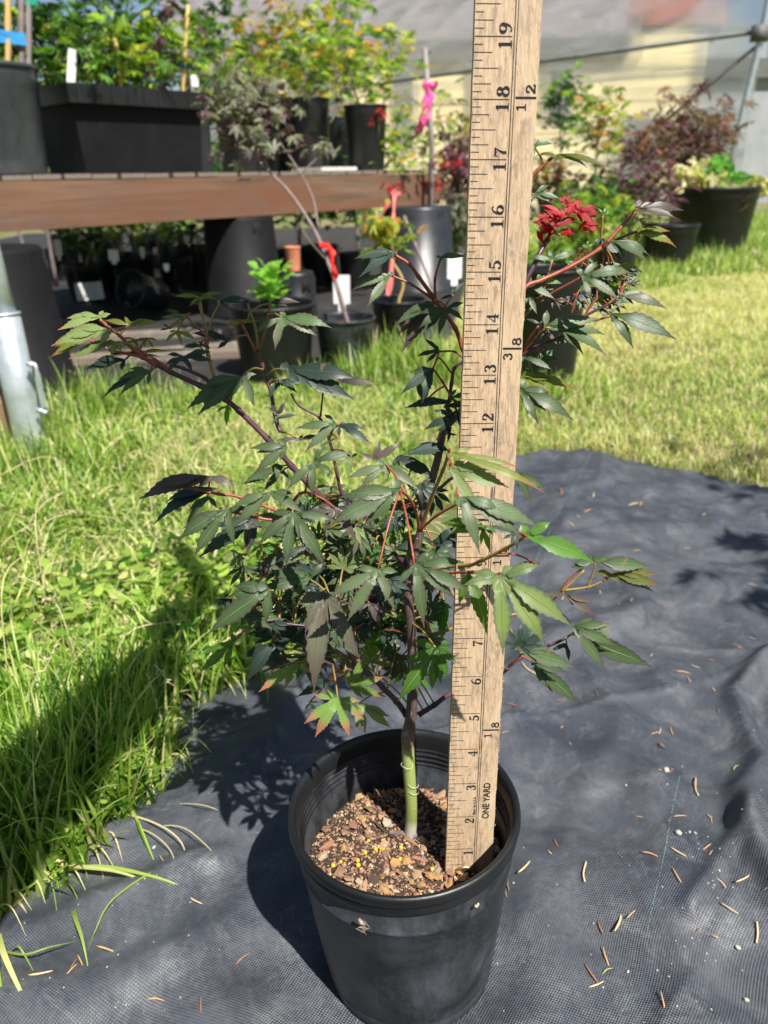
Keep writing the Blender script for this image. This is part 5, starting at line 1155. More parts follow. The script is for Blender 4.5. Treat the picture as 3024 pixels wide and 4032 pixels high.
# ---- saplings on and behind the bench: (px base, v back, px top, py top, spread m, leaves, size, palette)
random.seed(11)
SP = [(345, .16, 300, 60, .14, 105, .050, 'green', 'green maple graft on the leftmost tray stake', 'lime'), (478, .18, 440, 70, .13, 95, .052, 'lime', 'lime green maple graft by the yellow cane of the tray', 'green'),
      (605, .18, 575, 60, .13, 95, .050, 'lime', 'bright yellow green maple graft third in the tray', 'green'), (712, .2, 735, 50, .10, 60, .044, 'lime', 'sparse large leaved lime graft at the right of the tray', None),
      (210, .34, 190, 40, .16, 120, .052, 'green', 'leafy green maple between the left pot and the tray', 'lime'), (60, .35, 60, 20, .16, 95, .054, 'green', 'dark green maple behind the stakes of the left pot', 'dark'),
      (660, .42, 640, 20, .15, 105, .052, 'purple', 'dark purple leaved sapling behind the tray right half', 'dark'), (400, .5, 390, 20, .2, 200, .04, 'dark', 'shaded dark green sapling behind the tray left half', 'green'),
      (530, .62, 520, 10, .2, 200, .04, 'green', 'mid green sapling in the second row behind the tray', 'dark'), (850, .5, 840, 90, .18, 190, .040, 'green', 'tall green maple right behind the tray end', 'gold'),
      (1090, .62, 1060, 90, .20, 190, .042, 'gold', 'golden orange tinted maple in the middle of the bench', 'green'), (1215, .35, 1180, 130, .18, 130, .040, 'lime', 'fine leaved lime maple growing from the tall pot on the slab', 'green'),
      (1440, .12, 1300, 100, .24, 230, .040, 'lime', 'tall arching green maple with several grey stems near the bench end', 'orange'), (1500, .2, 1550, 160, .18, 110, .042, 'lime', 'open lime and orange tipped maple at the bench end', 'orange'),
      (960, .4, 930, 250, .18, 150, .042, 'lime', 'feathery yellow green laceleaf maple behind the grey leaved plant', None), (1330, .6, 1330, 30, .25, 200, .045, 'lime', 'big leaved lime maple high above the bench middle', 'green')]
for i, (pb, v, pt, yt, sp, n, sz, pal, lab, pal2) in enumerate(SP):
    b_, _ = on_bench(pb, 700, v); r_ = ray(pt, yt); dd = Vector((r_[0], r_[1], 0)); t_ = Vector((bw(0, v).x, bw(0, v).y, 0)).dot(bn)/dd.dot(bn)
    top = Vector((dd.x*t_, dd.y*t_, EYE+r_[2]*t_)); b_.z = TOPZ+(.17 if v < .25 and pb < 800 else .2)
    sapling('maple_sapling', b_, top, sp, int(n*.72), sz*1.1, pal, lab, 'lace' if 'feathery' in lab or 'fine' in lab else 'maple', 'gbark' if pb > 1000 else 'bark', 8, .0055, .3, 'maple saplings on the bench', pal2=pal2)
# grey purple weeping maple whose stem comes from the pot on the ground in front of the bench
# low bushy clump hanging over the beam
b_, _ = on_bench(1560, 700, .06); o = empty('maple_bush', b_, 'bushy bright green maple clump spilling over the right end of the beam', 'maple bush')
mb = MB(); 
for k in range(7): a = k*.9; mb.tube([Vector((0, 0, 0)), Vector((math.cos(a)*.07, math.sin(a)*.07-.03, .12)), Vector((math.cos(a)*.14, math.sin(a)*.14-.05, .17+.03*math.sin(k)))], [.003, .002, .001], 5)
mb.build('stems', M['gbark'], o); C = [(b_.x-.02+random.gauss(0, .10), b_.y-.05+random.gauss(0, .06), b_.z+.10+random.gauss(0, .065)) for _ in range(230)]
leaf_cloud('foliage', C, .034, 'lime', 'maple', o, b_); leaf_cloud('foliage', [(c[0], c[1], c[2]+.03) for c in C[:40]], .03, 'orange', 'maple', o, b_)
# far saplings behind the bench and through to the greenhouse
for i, (px, Y, yt, sp, n, sz, pal, lab) in enumerate([(120, 4.2, 60, .3, 132, .07, 'green', 'green sapling far behind the left bench pot'), (300, 4.6, -20, .35, 143, .07, 'green', 'tall green sapling standing on the ground behind the tray'), (480, 5.0, 0, .35, 121, .07, 'lime', 'pale green sapling behind the row of the tray'), (650, 4.7, 20, .35, 143, .07, 'dark', 'deep green sapling behind the tray end'),
     (820, 5.0, -40, .4, 165, .07, 'green', 'dense green maple standing behind the bench middle'), (1000, 5.2, -20, .4, 165, .07, 'gold', 'olive gold maple standing behind the bench'), (1150, 5.0, -60, .35, 121, .07, 'gold', 'orange gold maple with thin grey stems behind the bench'), (1400, 5.4, -80, .4, 143, .07, 'lime', 'tall lime green maple behind the bench end'),
     (930, 5.6, 220, .3, 132, .07, 'lime', 'fluffy yellow laceleaf behind the middle pots'), (1160, 5.8, 400, .25, 88, .07, 'green', 'short green laceleaf behind the tall slab pot'), (20, 5.2, -40, .35, 121, .07, 'dark', 'dark sapling at the far left edge of the nursery')]):
    g = at(px, 600, Y); g.z = 0; top = at(px-20, yt+60, Y); sapling('maple_tree', g, top, sp, n, sz, pal, lab, 'lace' if 'lace' in lab else 'maple', 'gbark', 9, .012, .5, 'maples standing behind the bench', cat='maple tree')
# ---- pots and seedlings under and behind the bench
UP = [(540, 1110, 130, .15, 'small pot between the labelled pot and the tipped pot'), (690, 1150, 140, .16, 'small pot just right of the tipped pot mouth'), (410, 1000, 120, .15, 'far small pot second from the left under the bench'), (700, 985, 120, .15, 'far small pot before the middle support'), (330, 1195, 165, .17, 'small pot with a white label under the bench'), (480, 1175, 200, .2, 'pot with a tan grafted stem behind the tipped pot'), (240, 1090, 130, .16, 'small pot deep in shade left of the labelled pot'), (370, 1060, 140, .17, 'small pot in the second row behind the labelled pot'),
      (760, 1130, 180, .2, 'dark pot to the right of the tipped pot'), (650, 1060, 150, .18, 'pot far under the bench between tipped pot and support'), (250, 1010, 110, .15, 'far small pot at the left under the bench'), (560, 1010, 120, .16, 'far small pot in the middle under the bench')]
for px, py, wp, h_, lb in UP: nursery_pot('seedling_pot', px, py, wp, h_, lb, 'seedling pots under the bench')
for px, py, wp, h_, lb in [(1130, 1130, 130, .18, 'pot standing in light beyond the leafy green seedling'), (1260, 1130, 150, .2, 'pot with a white sticker behind the red flagged sapling'), (1400, 1150, 130, .18, 'pot in shade right of the red flagged sapling')]: nursery_pot('seedling_pot', px, py, wp, h_, lb, 'seedling pots under the bench')
lbm = at(355, 1146, 0+gnd(330, 1195).y-.005); mb = MB(); W = 100/F_PX*gnd(330, 1195).y*1.02; mb.box((0, 0, 0), (W, .002, W*.62)); o = mb.build('paper_label', M['white'], smooth=False); o.location = (lbm.x, lbm.y-.01, lbm.z); o.rotation_euler = (-.08, -.06, .05); tag(o, 'white rectangular paper label stuck on the small pot under the bench', 'label')
for k in range(7): mb = MB(); mb.box((0, -.0013, (k-3)*W*.07), (W*.7*random.uniform(.7, 1), .0004, W*.016)); ob = mb.build('print_line', simple('grey_print', (.3, .3, .3)) if 'grey_print' not in bpy.data.materials else bpy.data.materials['grey_print'], o, smooth=False)
tp_g = gnd(560, 1245); o = nursery_pot('tipped_pot', 0, 0, 0, .165, 'empty black pot tipped on its side under the bench with its dark mouth facing left', 'seedling pots under the bench', 'potg', pos=Vector((tp_g.x+.07, tp_g.y+.03, .10)), r=.078, soil=False, tilt=(math.radians(58), math.radians(-52), 0)); o.location.z = .075
random.seed(5)
for i, (px, py, yt, pal) in enumerate([(260, 1180, 880, 'green'), (330, 1170, 900, 'green'), (470, 1150, 860, 'lime'), (400, 1040, 880, 'dark'), (620, 1100, 850, 'lime'), (700, 1080, 890, 'dark'), (230, 1000, 850, 'green'), (540, 1000, 880, 'dark'), (760, 1080, 900, 'green')]):
    g = gnd(px, py+20); g.y += .09; g.z = .13; top = at(px+random.uniform(-15, 15), yt, g.y)
    sapling('seedling', g, top, .10, 90, .032, pal, ['young green seedling nearest the left support pot', 'seedling with a short stem in the labelled pot', 'seedling with bright lime stem behind the tipped pot', 'shaded seedling in the second row under the bench', 'seedling with a thick yellow green stem right of the tipped pot', 'dark seedling before the middle support pot', 'far left seedling deep under the bench', 'dark seedling far under the middle of the bench', 'green seedling beside the middle support pot'][i], 'maple', 'stake' if i in (1, 2, 4) else 'bark', 5, .006, .4, 'seedlings under the bench')
# dense understory seen under the bench
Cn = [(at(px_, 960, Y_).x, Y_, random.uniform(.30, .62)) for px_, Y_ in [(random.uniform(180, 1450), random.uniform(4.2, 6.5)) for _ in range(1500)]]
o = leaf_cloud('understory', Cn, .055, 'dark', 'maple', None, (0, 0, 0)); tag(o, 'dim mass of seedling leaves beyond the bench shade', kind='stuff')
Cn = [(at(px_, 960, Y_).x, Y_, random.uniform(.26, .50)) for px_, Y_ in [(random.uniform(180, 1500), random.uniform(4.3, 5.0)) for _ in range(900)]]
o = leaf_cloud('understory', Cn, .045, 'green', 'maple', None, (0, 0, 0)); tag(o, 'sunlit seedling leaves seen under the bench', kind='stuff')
for i, (px, py, w_, h_, Y) in enumerate([(228, 975, 26, 60, 3.2), (447, 1005, 42, 42, 3.1), (560, 990, 20, 34, 3.3), (735, 940, 24, 24, 3.5), (610, 985, 14, 20, 3.4), (655, 1050, 24, 24, 3.0)]):
    tagm(px, py, w_, h_, 0, ['white tag beside the left support pot', 'broad white tag in the tan stemmed pot', 'small white tag behind the tipped pot', 'small bright tag before the middle support pot', 'tiny pale tag in the far seedlings', 'white tag near the thick green stem'][i], .05, False, Y)
tagm(1345, 1140, 66, 110, 0, 'white sticker on the pot behind the red flagged sapling', .02, False, 2.6); tagm(1790, 1050, 60, 90, 0, 'white sign tag left of the yardstick behind the faded pot', 0, False, 3.2)
# ================================================================ pots in front of the bench
f1 = nursery_pot('nursery_pot', 1075, 1512, 335, .205, 'wide black pot with a leafy bright green seedling in front of the bench', 'pots in the grass before the bench')
f2 = nursery_pot('nursery_pot', 1362, 1482, 238, .155, 'smaller black pot with the red flagged grey sapling in front of the bench', 'pots in the grass before the bench', 'pot')
f3 = nursery_pot('nursery_pot', 1575, 1410, 215, .17, 'black pot half hidden in grass left of the yardstick', 'pots in the grass before the bench')
f4 = nursery_pot('nursery_pot', 2165, 1535, 290, .30, 'tall black pot standing right behind the yardstick', 'pots on the lawn at right')
f5 = nursery_pot('nursery_pot', 2430, 1135, 190, .2, 'faded black pot on the lawn behind the tall one', 'pots on the lawn at right', 'potg')
f6 = nursery_pot('nursery_pot', 2655, 1062, 215, .24, 'medium black pot beside the largest pot on the lawn', 'pots on the lawn at right')
f7 = nursery_pot('nursery_pot', 2835, 1015, 345, .42, 'largest black pot on the lawn at the far right holding rhubarb', 'pots on the lawn at right')
# leafy bright seedling in f1
c = Vector(f1.location); o = empty('leafy_seedling', c+Vector((0, 0, .17)), 'bright green broad leaved seedling growing in the wide black pot', 'seedling')
def simple_leaf(L, W, mats):
    mb = MB(); n = 8
    for i in range(n+1):
        u = i/n; ww = W*math.sin(math.pi*min(1, u*.92+.06))**.8*(1.22 if i % 2 else .8); z = L*.25*math.sin(u*2.4); mb.v += [(L*u, -ww, z+.15*ww), (L*u, 0, z), (L*u, ww, z+.15*ww)]
    mb.f = [q for i in range(n) for q in ((3*i, 3*i+3, 3*i+4, 3*i+1), (3*i+1, 3*i+4, 3*i+5, 3*i+2))]; mb.m = [0]*len(mb.f); return mb.mesh('leaf', mats)
salad = simple('salad_green', (.12, .32, .03), (.24, .50, .07), 40, .4)
M['salad'] = salad; t = NT('salad_leaf'); t.col(t.ramp(t.noise(30, 4, .6, t.coord()), [(.3, (.10, .30, .03)), (.7, (.24, .48, .07))])); t.set(Roughness=.4); tr = t.n('BsdfTranslucent'); tr.inputs[0].default_value = (.45, .8, .1, 1); ms = t.n('MixShader'); ms.inputs[0].default_value = .4; t.l(t.p.outputs[0], ms.inputs[1]); t.l(tr.outputs[0], ms.inputs[2]); t.l(ms.outputs[0], t.out.inputs[0])
lm_ = simple_leaf(.055, .020, t.m); mb = MB(); mb.tube([Vector((0, 0, 0)), Vector((.004, 0, .05)), Vector((0, 0, .12))], [.006, .005, .003], 7); mb.build('stem', M['salad'], o)
for k in range(48):
    z = .03+.10*(k/48)+random.uniform(-.01, .01); a = k*2.4; rr = random.uniform(.0, .04)
    link('leaf', lm_, o, (math.cos(a)*rr, math.sin(a)*rr, z), (random.uniform(-.4, .4), random.uniform(-.9, .1), a), random.uniform(.45, 1.0))
# red flagged sapling with the grey weeping crown: stem rises from f2 up-left to the bench
c = Vector(f2.location); Yf = c.y; o = empty('weeping_maple', c+Vector((0, 0, .13)), 'grey stemmed weeping maple with dusty purple leaves leaning left over the bench', 'maple tree')
st = [(1372, 1285, Yf), (1350, 1210, Yf), (1325, 1120, Yf), (1290, 1030, Yf+.05), (1240, 910, Yf+.1), (1150, 770, Yf+.15), (1075, 690, Yf+.2), (960, 580, Yf+.25), (850, 500, Yf+.3)]
P = smooth_path([at(*q) for q in st], 5); mb = MB(); mb.tube([p-o.location for p in P], [.0075-.0055*i/(len(P)-1) for i in range(len(P))], 8); mb.build('trunk', M['gbark'], o)
for pl in ([(1255, 900, Yf+.1), (1225, 760, Yf+.15), (1130, 600, Yf+.2), (1040, 500, Yf+.25)], [(1075, 690, Yf+.2), (1000, 560, Yf+.2), (930, 420, Yf+.3)], [(960, 580, Yf+.25), (1030, 470, Yf+.25), (1090, 400, Yf+.3)], [(1180, 690, Yf+.2), (1250, 620, Yf+.2), (1290, 560, Yf+.2)], [(1290, 1030, Yf+.05), (1220, 950, Yf), (1190, 900, Yf)]):
    Q_ = smooth_path([at(*q) for q in pl], 5); mb = MB(); mb.tube([p-o.location for p in Q_], [.003-.0018*i/(len(Q_)-1) for i in range(len(Q_))], 6); mb.build('branch', M['gbark'], o)
C = [at(random.gauss(965, 85), random.gauss(400, 60), Yf+.3+random.gauss(0, .06)) for _ in range(230)]+[at(random.gauss(1030, 70), random.gauss(560, 50), Yf+.2+random.gauss(0, .04)) for _ in range(40)]
leaf_cloud('foliage', [tuple(q) for q in C], .038, 'grey', 'maple', o, o.location, .6); leaf_cloud('foliage', [tuple(at(random.gauss(1000, 90), random.gauss(480, 80), Yf+.25)) for _ in range(70)], .036, 'purple', 'maple', o, o.location, .5)
leaf_cloud('foliage', [tuple(at(random.gauss(1280, 22), random.gauss(580, 16), Yf+.2)) for _ in range(6)], .04, 'grey', 'maple', o, o.location, .6)
p_ = at(1280, 975, Yf); ob = flag('red_ribbon', at(1277, 970, Yf+.04), [[at(1262, 955, Yf), at(1285, 962, Yf-.012), at(1308, 985, Yf-.01), at(1312, 1010, Yf-.01)], [at(1290, 975, Yf-.01), at(1306, 1000, Yf-.015), at(1312, 1050, Yf-.015), at(1322, 1100, Yf-.01)]], .022, 'red', None, p_)
ob.location = p_; tag(ob, 'bright red flagging ribbon tied round the grey sapling stem', 'ribbon')
# small red/orange twig and cane behind, with its sapling in f3
c = Vector(f3.location); o = empty('small_maple', c+Vector((0, 0, .14)), 'small variegated cream and green maple in the pot half hidden by grass', 'maple tree')
P = smooth_path([at(1573, 1260, c.y), at(1570, 1190, c.y), at(1585, 1100, c.y), at(1500, 960, c.y), at(1480, 830, c.y)], 5); mb = MB(); mb.tube([p-o.location for p in P], [.006-.004*i/(len(P)-1) for i in range(len(P))], 8); mb.build('trunk', M['stake'], o)
mb = MB(); mb.tube([p-o.location for p in smooth_path([at(1705, 1140, c.y), at(1650, 1000, c.y+.05), at(1590, 850, c.y+.1)], 5)], .005, 7); mb.build('branch', M['gbark'], o)
leaf_cloud('foliage', [tuple(at(random.gauss(1500, 45), random.gauss(900, 40), c.y+random.gauss(0, .03))) for _ in range(60)], .034, 'gold', 'maple', o, o.location, .6); leaf_cloud('foliage', [tuple(at(random.gauss(1530, 40), random.gauss(955, 30), c.y)) for _ in range(30)], .032, 'lime', 'maple', o, o.location, .6)
M['pinkr'] = simple('coral_flagging', (.62, .10, .10), (.72, .2, .18), 20, .5); p_ = at(1530, 1100, 2.9)
ob = flag('pink_ribbon', at(1556, 765, 2.95), [[at(1560, 745, 2.9), at(1530, 800, 2.9), at(1500, 860, 2.9)], [at(1555, 760, 2.9), at(1548, 900, 2.8), at(1545, 1010, 2.7), at(1525, 1190, 2.65)]], .026, 'pinkr', None, p_); ob.location = p_; tag(ob, 'faded coral flagging hanging left of the yardstick', 'ribbon')
for (px, py, Y, n, lb) in ((1700, 350, 3.9, 9, 'small red leaved shoot left of the pink flag'), (1555, 740, 3.4, 8, 'salmon red shoot tips hanging before the beam end'), (1710, 720, 3.9, 14, 'cluster of pink red young leaves at the beam end'), (1760, 640, 4.2, 22, 'dull red foliage behind the beam end'), (1490, 455, 3.7, 8, 'red young shoot above the green clump')):
    b_ = at(px, py+60, Y); o = empty('red_shoot', b_, lb, 'shoot', 'red shoots near the bench end'); mb = MB(); mb.tube([Vector((0, 0, -.04)), Vector((.004, 0, .03)), Vector((0, 0, .07))], .0022, 5); mb.build('stem', M['gbark'], o)
    leaf_cloud('foliage', [tuple(at(px+random.gauss(0, 24), py+random.gauss(0, 16), Y)) for _ in range(n)], .035, 'red', 'maple', o, b_, .5)
tc2 = nursery_pot('terracotta_pot', 0, 0, 0, .09, 'small orange terracotta pot behind the leafy seedling', 'seedling pots under the bench', 'potb', pos=at(1150, 1045, 2.85)+Vector((0, .05, 0)), r=.03)
M['terra'] = simple('terracotta', (.45, .15, .08), (.55, .22, .12), 20, .8)
for k in tc2.children: k.data.materials[0] = M['terra']
tc2.location.z = .20; nursery_pot('nursery_pot', 0, 0, 0, .2, 'upended black pot under the small terracotta pot', 'seedling pots under the bench', pos=Vector((tc2.location.x, tc2.location.y, 0)), r=.09, inv=True)
# ================================================================ right-hand background plants
def mound(name, px, py, Y, w_, h_, n, sz, pal, lab, kind='lace', pal2=None, cat='shrub'):
    b_ = at(px, py, Y); g = Vector((b_.x, Y, 0)); s_ = Y/F_PX*1.05; o = empty(name, g, lab, cat, 'shrubs behind the lawn')
    mb = MB()
    for k in range(7):
        a = k*.9; e = Vector((math.cos(a)*w_*s_*.45, math.sin(a)*w_*s_*.3, b_.z+h_*s_*.2*math.sin(k*2.1))); mb.tube(smooth_path([Vector((0, 0, 0)), Vector((e.x*.2, e.y*.2, e.z*.7)), e], 4), [.012]*3+[.008]*3+[.004]*3, 6)
    mb.build('stems', M['gbark'], o)
    C = [(b_.x+random.gauss(0, w_*s_*.27), Y+random.gauss(0, w_*s_*.2), b_.z+random.gauss(0, h_*s_*.27)) for _ in range(n)]; m = int(n*.7) if pal2 else n
    leaf_cloud('foliage', C[:m], sz, pal, kind, o, g, .5, droop=.9)
    if pal2: leaf_cloud('foliage', C[m:], sz, pal2, kind, o, g, .5)
    return o
random.seed(3)
mound('laceleaf_maple', 2690, 545, 5.6, 270, 220, 300, .085, 'bronze', 'brown purple weeping laceleaf maple before the film wall at right', pal2='purple'); mound('laceleaf_maple', 2820, 520, 5.8, 110, 120, 50, .085, 'bronze', 'reddish brown laceleaf tip beside the diagonal brace')
mound('laceleaf_maple', 2480, 750, 4.6, 290, 170, 300, .07, 'purple', 'low plum purple laceleaf maple above the lawn pots'); mound('shrub', 2330, 800, 4.4, 260, 120, 260, .055, 'green', 'green and lime shrub right of the yardstick', 'maple', 'lime')
mound('shrub', 2150, 700, 4.7, 180, 180, 130, .055, 'bronze', 'bronze green shrub just right of the yardstick', 'maple', 'gold'); mound('shrub', 2300, 890, 3.6, 260, 170, 320, .045, 'lime', 'yellow green fine leaved shrub behind the tall lawn pot', 'lace', 'green')
mound('shrub', 1790, 700, 4.6, 200, 260, 240, .06, 'purple', 'dark purple shrub left of the yardstick', 'maple', 'bronze'); mound('shrub', 1800, 480, 4.9, 180, 200, 60, .05, 'gold', 'sparse yellow twiggy shrub between flag and yardstick', 'maple'); mound('shrub', 2160, 1080, 2.6, 200, 160, 150, .045, 'green', 'green plant in the tall pot behind the yardstick', 'maple', 'lime')
mound('shrub', 1800, 880, 4.0, 140, 200, 160, .05, 'grey', 'grey green shrub between the faded pot and the yardstick', 'maple', 'dark')
for px, pt, Y, sp, pal, lab in ((2370, 330, 4.4, .17, 'gold', 'small tree form maple with a clear stem before the cream panel'), (2200, 260, 5.2, .14, 'green', 'thin upright green maple just right of the yardstick top'), (2560, 470, 5.0, .15, 'bronze', 'small olive bronze maple near the cream panel')):
    g = at(px, 800, Y); g.z = 0; sapling('small_maple', g, at(px, pt+50, Y), sp*1.4, 130, .055, pal, lab, 'maple', 'gbark', 8, .009, .72, 'small maples before the film wall', pal2='lime' if pal == 'gold' else None)
# rhubarb in the big pot
c = Vector(f7.location); hh = .42*.95; wilt = simple_leaf(.17, .045, simple('wilted_leaf', (.30, .30, .10), (.58, .52, .28), 22, .6, .8, 60, bdist=.01)); grn = simple_leaf(.14, .045, t.m); brn = simple_leaf(.16, .03, simple('dead_leaf', (.30, .15, .07), (.42, .25, .14), 30, .8))
o = empty('rhubarb', c+Vector((0, 0, hh)), 'pale wilted rhubarb with one fresh green leaf cluster in the largest pot', 'rhubarb')
stalk = simple('pink_stalk', (.45, .22, .12), (.6, .4, .25), 20, .5)
for i, (px, py, me_, sc_, ag) in enumerate([(2695, 745, wilt, .9, 200), (2715, 725, wilt, 1.1, 100), (2728, 735, wilt, 1.0, 72), (2700, 735, wilt, 1.1, 170), (2690, 720, wilt, 1.2, 150), (2720, 720, wilt, 1.3, 120), (2725, 730, wilt, 1.3, 85), (2730, 740, wilt, 1.1, 60), (2850, 760, grn, 1.2, 60), (2850, 760, grn, 1.2, 100), (2845, 765, grn, 1.1, 130), (2855, 765, grn, 1.0, 35), (2860, 690, grn, .8, 75), (2930, 780, wilt, 1.0, 55), (2960, 775, wilt, 1.0, 95), (2990, 775, wilt, 1.0, 30), (2920, 775, wilt, .9, 130), (2640, 690, wilt, .8, 190)]):
    p = at(px, py, c.y-.03+random.uniform(-.1, .1)); sc_ *= .82; R_ = Matrix.Rotation(random.uniform(.95, 1.3), 4, 'X')@Matrix.Rotation(math.radians(ag), 4, 'Z'); ob = link('leaf', me_, o, p-o.location, R_.to_euler(), sc_*.62)
    mb = MB(); mb.tube(smooth_path([Vector((random.uniform(-.05, .05), 0, -.04)), (p-o.location)*.5+Vector((0, 0, .02)), p-o.location], 4), .007, 6); mb.build('stalk', stalk, o)
for cx_, cy_, sx_, sy_, n_, pl_, sz_ in ((2700, 690, 48, 26, 26, 'wilt', .13), (2620, 690, 30, 14, 9, 'wilt', .11), (2860, 690, 30, 38, 24, 'salad', .11), (2970, 735, 40, 16, 18, 'wilt', .11)):
    leaf_cloud('foliage', [tuple(at(random.gauss(cx_, sx_), random.gauss(cy_, sy_), c.y-.03+random.gauss(0, .05))) for _ in range(n_)], sz_, pl_, 'broad', o, o.location, .35, droop=.7)
for px, py in ((2960, 800), (2950, 840)): p = at(px, py-40, c.y-.26); link('dead_leaf', brn, o, p-o.location, (.3, 1.45, random.uniform(0, 3)), .8)
# ================================================================ steel hoop leg at the left
g0 = gnd(118, 1830); ax = [at(-104, 800, 1.46), at(-52, 1000, 1.45), at(18, 1270, 1.445)]; ax2 = [at(10, 1240, 1.444), at(84, 1560, 1.438), at(156, 1880, 1.432)]
o = empty('hoop_leg', (ax2[-1].x, ax2[-1].y, 0), 'leaning galvanised steel pipe leg of a hoop house at the left edge', 'pipe'); B_ = Vector(o.location)
up_ = (ax[0]-ax[-1]).normalized(); a0 = ax[0]+up_*1.3
mb = MB(); mb.tube([a0-B_, ax[0]-B_, ax[1]-B_, ax[2]-B_], .0255, 24); mb.build('upper_pipe', M['steel'], o)
mb = MB(); mb.tube([ax2[0]-B_, ax2[1]-B_, ax2[2]-B_, ax2[2]-B_+(ax2[2]-ax2[1])*.25], .031, 24); mb.build('sleeve_pipe', M['steel'], o)
mb = MB(); mb.tube([ax2[0]-B_-up_*.002, ax2[0]-B_+up_*.003], .0325, 24); mb.build('sleeve_collar', M['steel'], o)
cl = [at(112, 1430, 1.42), at(140, 1440, 1.41), at(150, 1520, 1.41), at(170, 1615, 1.41), at(150, 1620, 1.415)]
mb = MB(); mb.tube([q-B_ for q in smooth_path(cl, 4)], .0035, 8); mb.tube([q-B_ for q in smooth_path([at(125, 1425, 1.43), at(150, 1470, 1.42), at(165, 1540, 1.42), at(180, 1612, 1.42)], 4)], .003, 8); mb.build('spring_clip', M['steel'], o)
for q in ((122, 1430), (160, 1612), (175, 1618)): mb = MB(); c = at(q[0], q[1], 1.415)-B_; mb.tube([c+Vector((-.006, -.004, 0)), c+Vector((.008, -.006, -.002))], .005, 8); mb.build('clip_bolt', M['steel'], o)
pc = at(40, 1700, 1.50); mb = MB()
for i in range(5): 
    z = [-.2, .0, .05, .095, .112][i]; s_ = [.046, .045, .044, .043, .036][i]; mb.v += [(s_*a, s_*b, z+.004*math.sin(i+a)) for a, b in ((-1, -1), (1, -1), (1, 1), (-1, 1))]
mb.f = [(i*4+k, i*4+(k+1) % 4, (i+1)*4+(k+1) % 4, (i+1)*4+k) for i in range(4) for k in range(4)]+[(16, 17, 18, 19)]; mb.m = [0]*len(mb.f)
o = mb.build('wooden_stub', woodmat('brown_post', (.16, .09, .05), (.32, .20, .12), (.10, .06, .035), fine=50), smooth=False); o.location = (pc.x, pc.y, .02); o.rotation_euler = (0, .06, .3); tag(o, 'short weathered brown wooden post stub behind the steel pipe foot', 'post')
# ================================================================ dry needles, straw and pebbles on the fabric
lit = [simple('dry_tan', (.42, .23, .09), (.58, .36, .17), 300, .7), simple('dry_brown', (.25, .10, .05), (.36, .17, .10), 300, .7), simple('dry_straw', (.50, .36, .18), (.64, .48, .28), 300, .6), simple('dry_green', (.30, .34, .08), (.40, .42, .14), 300, .6)]
def needle(seed, curve, L=1, r=.040):
    mb = MB(); P = [Vector((L*(i/6-.5), curve*math.sin(math.pi*i/6), .05*math.sin(math.pi*i/6))) for i in range(7)]; mb.tube(P, [r*.5, r, r*1.1, r, r*.9, r*.8, r*.3], 5)
    return [mb.mesh('dry_needle', m_) for m_ in lit]
ND = [needle(0, c_) for c_ in (0, .05, -.07, .12)]
LIT = '''2730 2665 30 2 0|2790 2640 24 0 1|2680 2700 50 1 0|2700 2735 40 0 0|2205 2775 34 0 1|2345 2772 30 0 1|2628 2872 34 0 1|2640 2905 44 1 0|2590 2915 46 2 0|2575 2930 40 0 0|2585 3110 0 1 0|2635 3085 44 1 1|2665 3275 50 0 0|2545 3435 60 1 0|2655 3430 62 2 0|2430 3430 30 1 1|2770 3400 50 0 0|2780 3440 36 0 0|2645 3540 70 1 0|2815 3560 54 2 0|2425 3670 100 2 0|2475 3660 56 0 0|2360 3680 60 1 1|2380 3800 80 1 0|2320 3880 80 1 1|2385 3870 50 3 0|2340 3925 70 2 0|2595 4010 80 0 0|2740 3720 34 1 1|2800 3750 24 0 0|2990 3600 30 1 1|2850 3660 70 2 0|2900 3550 70 2 0|2790 3270 34 0 0|2890 3060 36 3 0|2785 3255 24 3 1|2060 3455 80 2 0|2000 3510 46 1 1|1990 3540 30 0 0|2185 3365 40 1 1|2160 3400 24 1 0|2820 2840 30 1 1|2800 2750 24 0 0|2210 2890 18 0 0|2240 2970 16 0 0|1980 2700 34 2 1|2080 2770 20 0 1|2010 2830 44 0 1|1985 2940 30 0 0|2620 3300 18 1 1|2510 3280 28 1 0|3010 3440 50 1 1|780 3590 64 2 0|650 3450 40 0 0|960 3800 60 1 1|430 3790 80 0 0|330 3830 60 0 0|300 3870 50 0 0|305 3840 44 0 1|180 3890 90 2 0|620 3970 70 1 0|800 4000 60 0 1|1160 3640 60 1 1|1110 3660 44 2 1|1190 3700 50 1 1|830 3290 28 1 1|2330 1990 50 2 0|2200 1975 70 2 1|2310 2060 40 0 0|2480 1965 30 1 1|2490 2010 50 2 0|2240 2110 40 2 0|2520 2010 46 0 0|2270 2090 20 0 0|2290 2190 18 0 1|2360 2350 22 0 0|2400 2260 18 1 1|2500 2230 30 1 0|2700 2180 26 0 0|2860 2270 30 2 1|2950 2360 36 0 0|2890 2120 30 1 1|2770 2050 24 1 0|2620 2420 20 0 1|2480 2420 26 1 0|2900 2600 60 1 1|2950 2550 30 0 0|2560 2620 22 0 0'''
DESC = {0: 'dry tan needles scattered on the black fabric', 1: 'dry brown needles and husks scattered on the black fabric', 2: 'pale straw bits scattered on the black fabric', 3: 'half green needles lying on the black fabric'}
